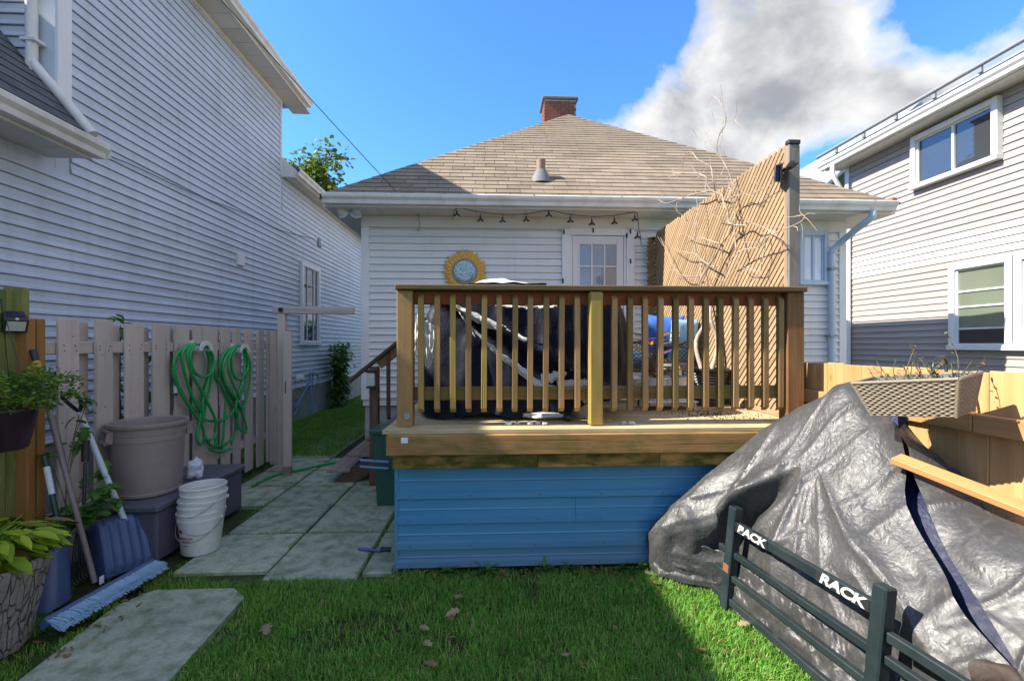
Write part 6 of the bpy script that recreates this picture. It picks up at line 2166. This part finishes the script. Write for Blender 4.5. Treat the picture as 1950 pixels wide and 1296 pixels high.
MB().tube([c + Vector((.0, -.02, .0)), c + Vector((.03, -.08, .01)), (2.14, c.y - .13, c.z + .02)], .009, 8, smooth=3).build('arm', 'black_plastic', ssl, 60)
MB().lathe([(0, -.03), (.02, -.03), (.028, .02), (0, .025)], c + Vector((.02, -.10, .01)), 12, tilt=Matrix.Rotation(R(80), 3, 'X')).build('lamp_head', 'black_plastic', ssl, 40)

# ------------------------------------------------------------------ grass, weeds, fallen leaves
rg = np.random.default_rng(3)
def lawn_pts(n):
    out = []
    X = rg.uniform(-2.6, 2.1, n); Y = rg.uniform(1.35, 3.06, n)
    for x, y in zip(X, Y):
        inslab = -2.12 < x < -1.44 and 2.04 < y < 2.86 and not (x > -1.56 and y > 2.77)
        pat = x < -.66 and y > (2.97 if x > -2.11 else 3.3) + .02 * math.sin(x * 9)
        if inslab or pat or y > 3.035: continue
        if x < -2.12 and y > 2.2 and mnoise.noise((x * 5, y * 5, 1)) < .12: continue      # bare soil by the tools
        if x > 1.42 and y < 2.6: continue
        if mnoise.noise((x * 2.3, y * 2.3, 4)) < -.33 and random.random() < .7: continue        # thin patches
        if y > 2.94 and x > -.7 and random.random() < .45: continue
        out.append((x, y, -.022 + .012 * mnoise.noise((x * 1.3, y * 1.3, 0))))
    return np.array(out)
pts = lawn_pts(150000)
tall = np.array([1.0 + .5 * mnoise.noise((p[0] * 3, p[1] * 3, 8)) + (.25 if p[0] > .95 else 0) for p in pts])
blades('lawn', pts, 'grass', (.024, .052), .0038, 1.1, seed=2, tall=tall)
pa = []
for x, y in zip(rg.uniform(-3.8, -1.75, 90000), rg.uniform(5.9, 14, 90000)):
    if x > -2.15 and y < 9.2 and x > -2.13: continue
    if x > -2.75 and y < 6.2: continue
    pa.append((x, y, -.022))
blades('alley_grass', np.array(pa), 'grass', (.035, .075), .008, .8, seed=5)
pb_ = []
for jx in (-2.11, -1.48, -.86):
    for y in rg.uniform(3.0, 6.0 if jx > -2 else 9, 900):
        if mnoise.noise((jx, y * 2.5, 3)) > -.12: pb_.append((jx + rg.normal(0, .009), y, -.012))
for jy in (3.70, 4.32, 4.93, 5.53, 6.13, 6.73):
    for x in rg.uniform(-2.68, -.7, 800):
        if mnoise.noise((x * 2.5, jy, 6)) > -.05: pb_.append((x, jy + rg.normal(0, .010), -.012))
for y in rg.uniform(3.0, 6.0, 900):
    pb_.append((-2.74 + rg.normal(0, .03), y, -.02))
for _ in range(900):
    pb_.append((rg.uniform(-2.28, -1.8), 2.97 + rg.normal(0, .05), -.015))
for _ in range(500):
    pb_.append((-2.26 + rg.normal(0, .05), rg.uniform(2.05, 2.4), -.02))
blades('joint_grass', np.array(pb_), 'grass', (.012, .04), .003, .8, seed=9)
lt = MB()
for k in range(420):
    x, y = (rg.uniform(-.6, 1.2), 3.02 - abs(rg.normal(0, .07))) if k < 200 else (rg.uniform(-2.3, -2.0), rg.uniform(2.2, 3.1)) if k < 330 else (rg.uniform(-1.3, 1.2), rg.uniform(2.0, 3.0))
    c = Vector((x, y, .004 + (.018 if k >= 330 else 0) + rg.uniform(0, .012))); a = rdir(-.4, .4) * rg.uniform(.006, .016); q = rdir(-.3, .3) * rg.uniform(.004, .009)
    lt.add([c - a - q, c + a - q, c + a * .8 + q, c - a * .8 + q], [(0, 1, 2, 3)])
lto = lt.build('leaf_litter', 'leaf_dry'); tag(lto, kind='stuff')
at = lto.data.attributes.new('tone', 'FLOAT', 'POINT'); at.data.foreach_set('value', np.repeat(rg.uniform(0, .9, 420), 4).astype(np.float32))
wg = []
for (u, v) in ((925, 1085), (1035, 1082), (1085, 1075), (1180, 1078), (1205, 1072), (860, 1088)):
    c = gz(u, v, 0); c.y = min(c.y, 3.0)
    t = thing('dandelion', {860: 'leftmost', 925: 'second', 1035: 'third', 1085: 'fourth', 1180: 'fifth', 1205: 'rightmost'}[u] + ' low weed from the left at the foot of the blue skirting', 'weed', c, 'weeds along the blue skirting')
    leafmesh('leaves', [(c + Vector((random.uniform(-.02, .02), random.uniform(-.02, .0), .01)), (random.uniform(-1, 1), random.uniform(-1, .2), random.uniform(.2, 1.1)), (0, 0, 1), random.uniform(.05, .10), random.uniform(.018, .032), random.random() * .9) for _ in range(14)], 'leaf_green', t, lobes=True)
lf = [((868, 1140), 'pale upright fallen leaf, topmost of the cluster on the middle of the lawn'), ((875, 1162), 'pale fallen leaf second from the top in the middle cluster on the lawn'),
      ((862, 1182), 'pale fallen leaf lowest in the small column in the middle of the lawn'), ((800, 1195), 'pale fallen leaf left of the middle cluster on the lawn'),
      ((808, 1222), 'dark fallen leaf below and left of the middle cluster'), ((832, 1268), 'brown fallen leaf at the bottom edge of the lawn'),
      ((1080, 1250), 'fallen leaf low on the centre right of the lawn'), ((1125, 1064), 'pale fallen leaf lying against the blue skirting'),
      ((1140, 1085), 'pale broad fallen leaf just in front of the blue skirting'), ((1230, 1092), 'fallen leaf near the foot of the grey tarp'), ((1248, 1112), 'small fallen leaf at the corner of the sunlit strip'),
      ((1340, 1240), 'brown fallen leaf low in the sunlit strip of lawn'), ((1405, 1190), 'orange brown fallen leaf in the sunlit strip beside the rack'), ((505, 1190), 'fallen leaf on the grass right of the stepping slab')]
for k, ((u, v), lab) in enumerate(lf):
    c = gz(u, v, .028)
    pale = k % 3 != 2
    sp1 = [(c, (random.uniform(-1, 1), random.uniform(-1, 1), random.uniform(-.1, .35)), (random.uniform(-.3, .3), random.uniform(-.3, .3), 1), random.uniform(.05, .085), random.uniform(.035, .06), .5 if not pale else .97)]
    o = leafmesh('fallen_leaf', sp1, 'leaf_dry', None, lobes=True)
    tag(o, lab, 'leaf', 'fallen leaves on the lawn')

for o in bpy.data.objects:
    if o.parent is not None and o.name.split('.')[0] in ('stems', 'twigs'): o['kind'] = 'stuff'
# a clipped hedge across the street end of the alley closes the gap between the houses
hg = thing('hedge', 'dense dark green hedge far beyond the end of the side alley', 'hedge', (-4, 26, 0))
MB().box((-11, 25.6, 0), (4, 26.6, 2.6), c=.2).build('hedge_core', 'bark', hg)
leafmesh('foliage', [((random.uniform(-11.2, 4.2), 25.5 + random.uniform(-.25, .2), random.uniform(0, 2.8)), rdir(-.8, .4), (0, -.5, 1), random.uniform(.2, .34), random.uniform(.14, .22)) for _ in range(3200)], 'leaf_green', hg)
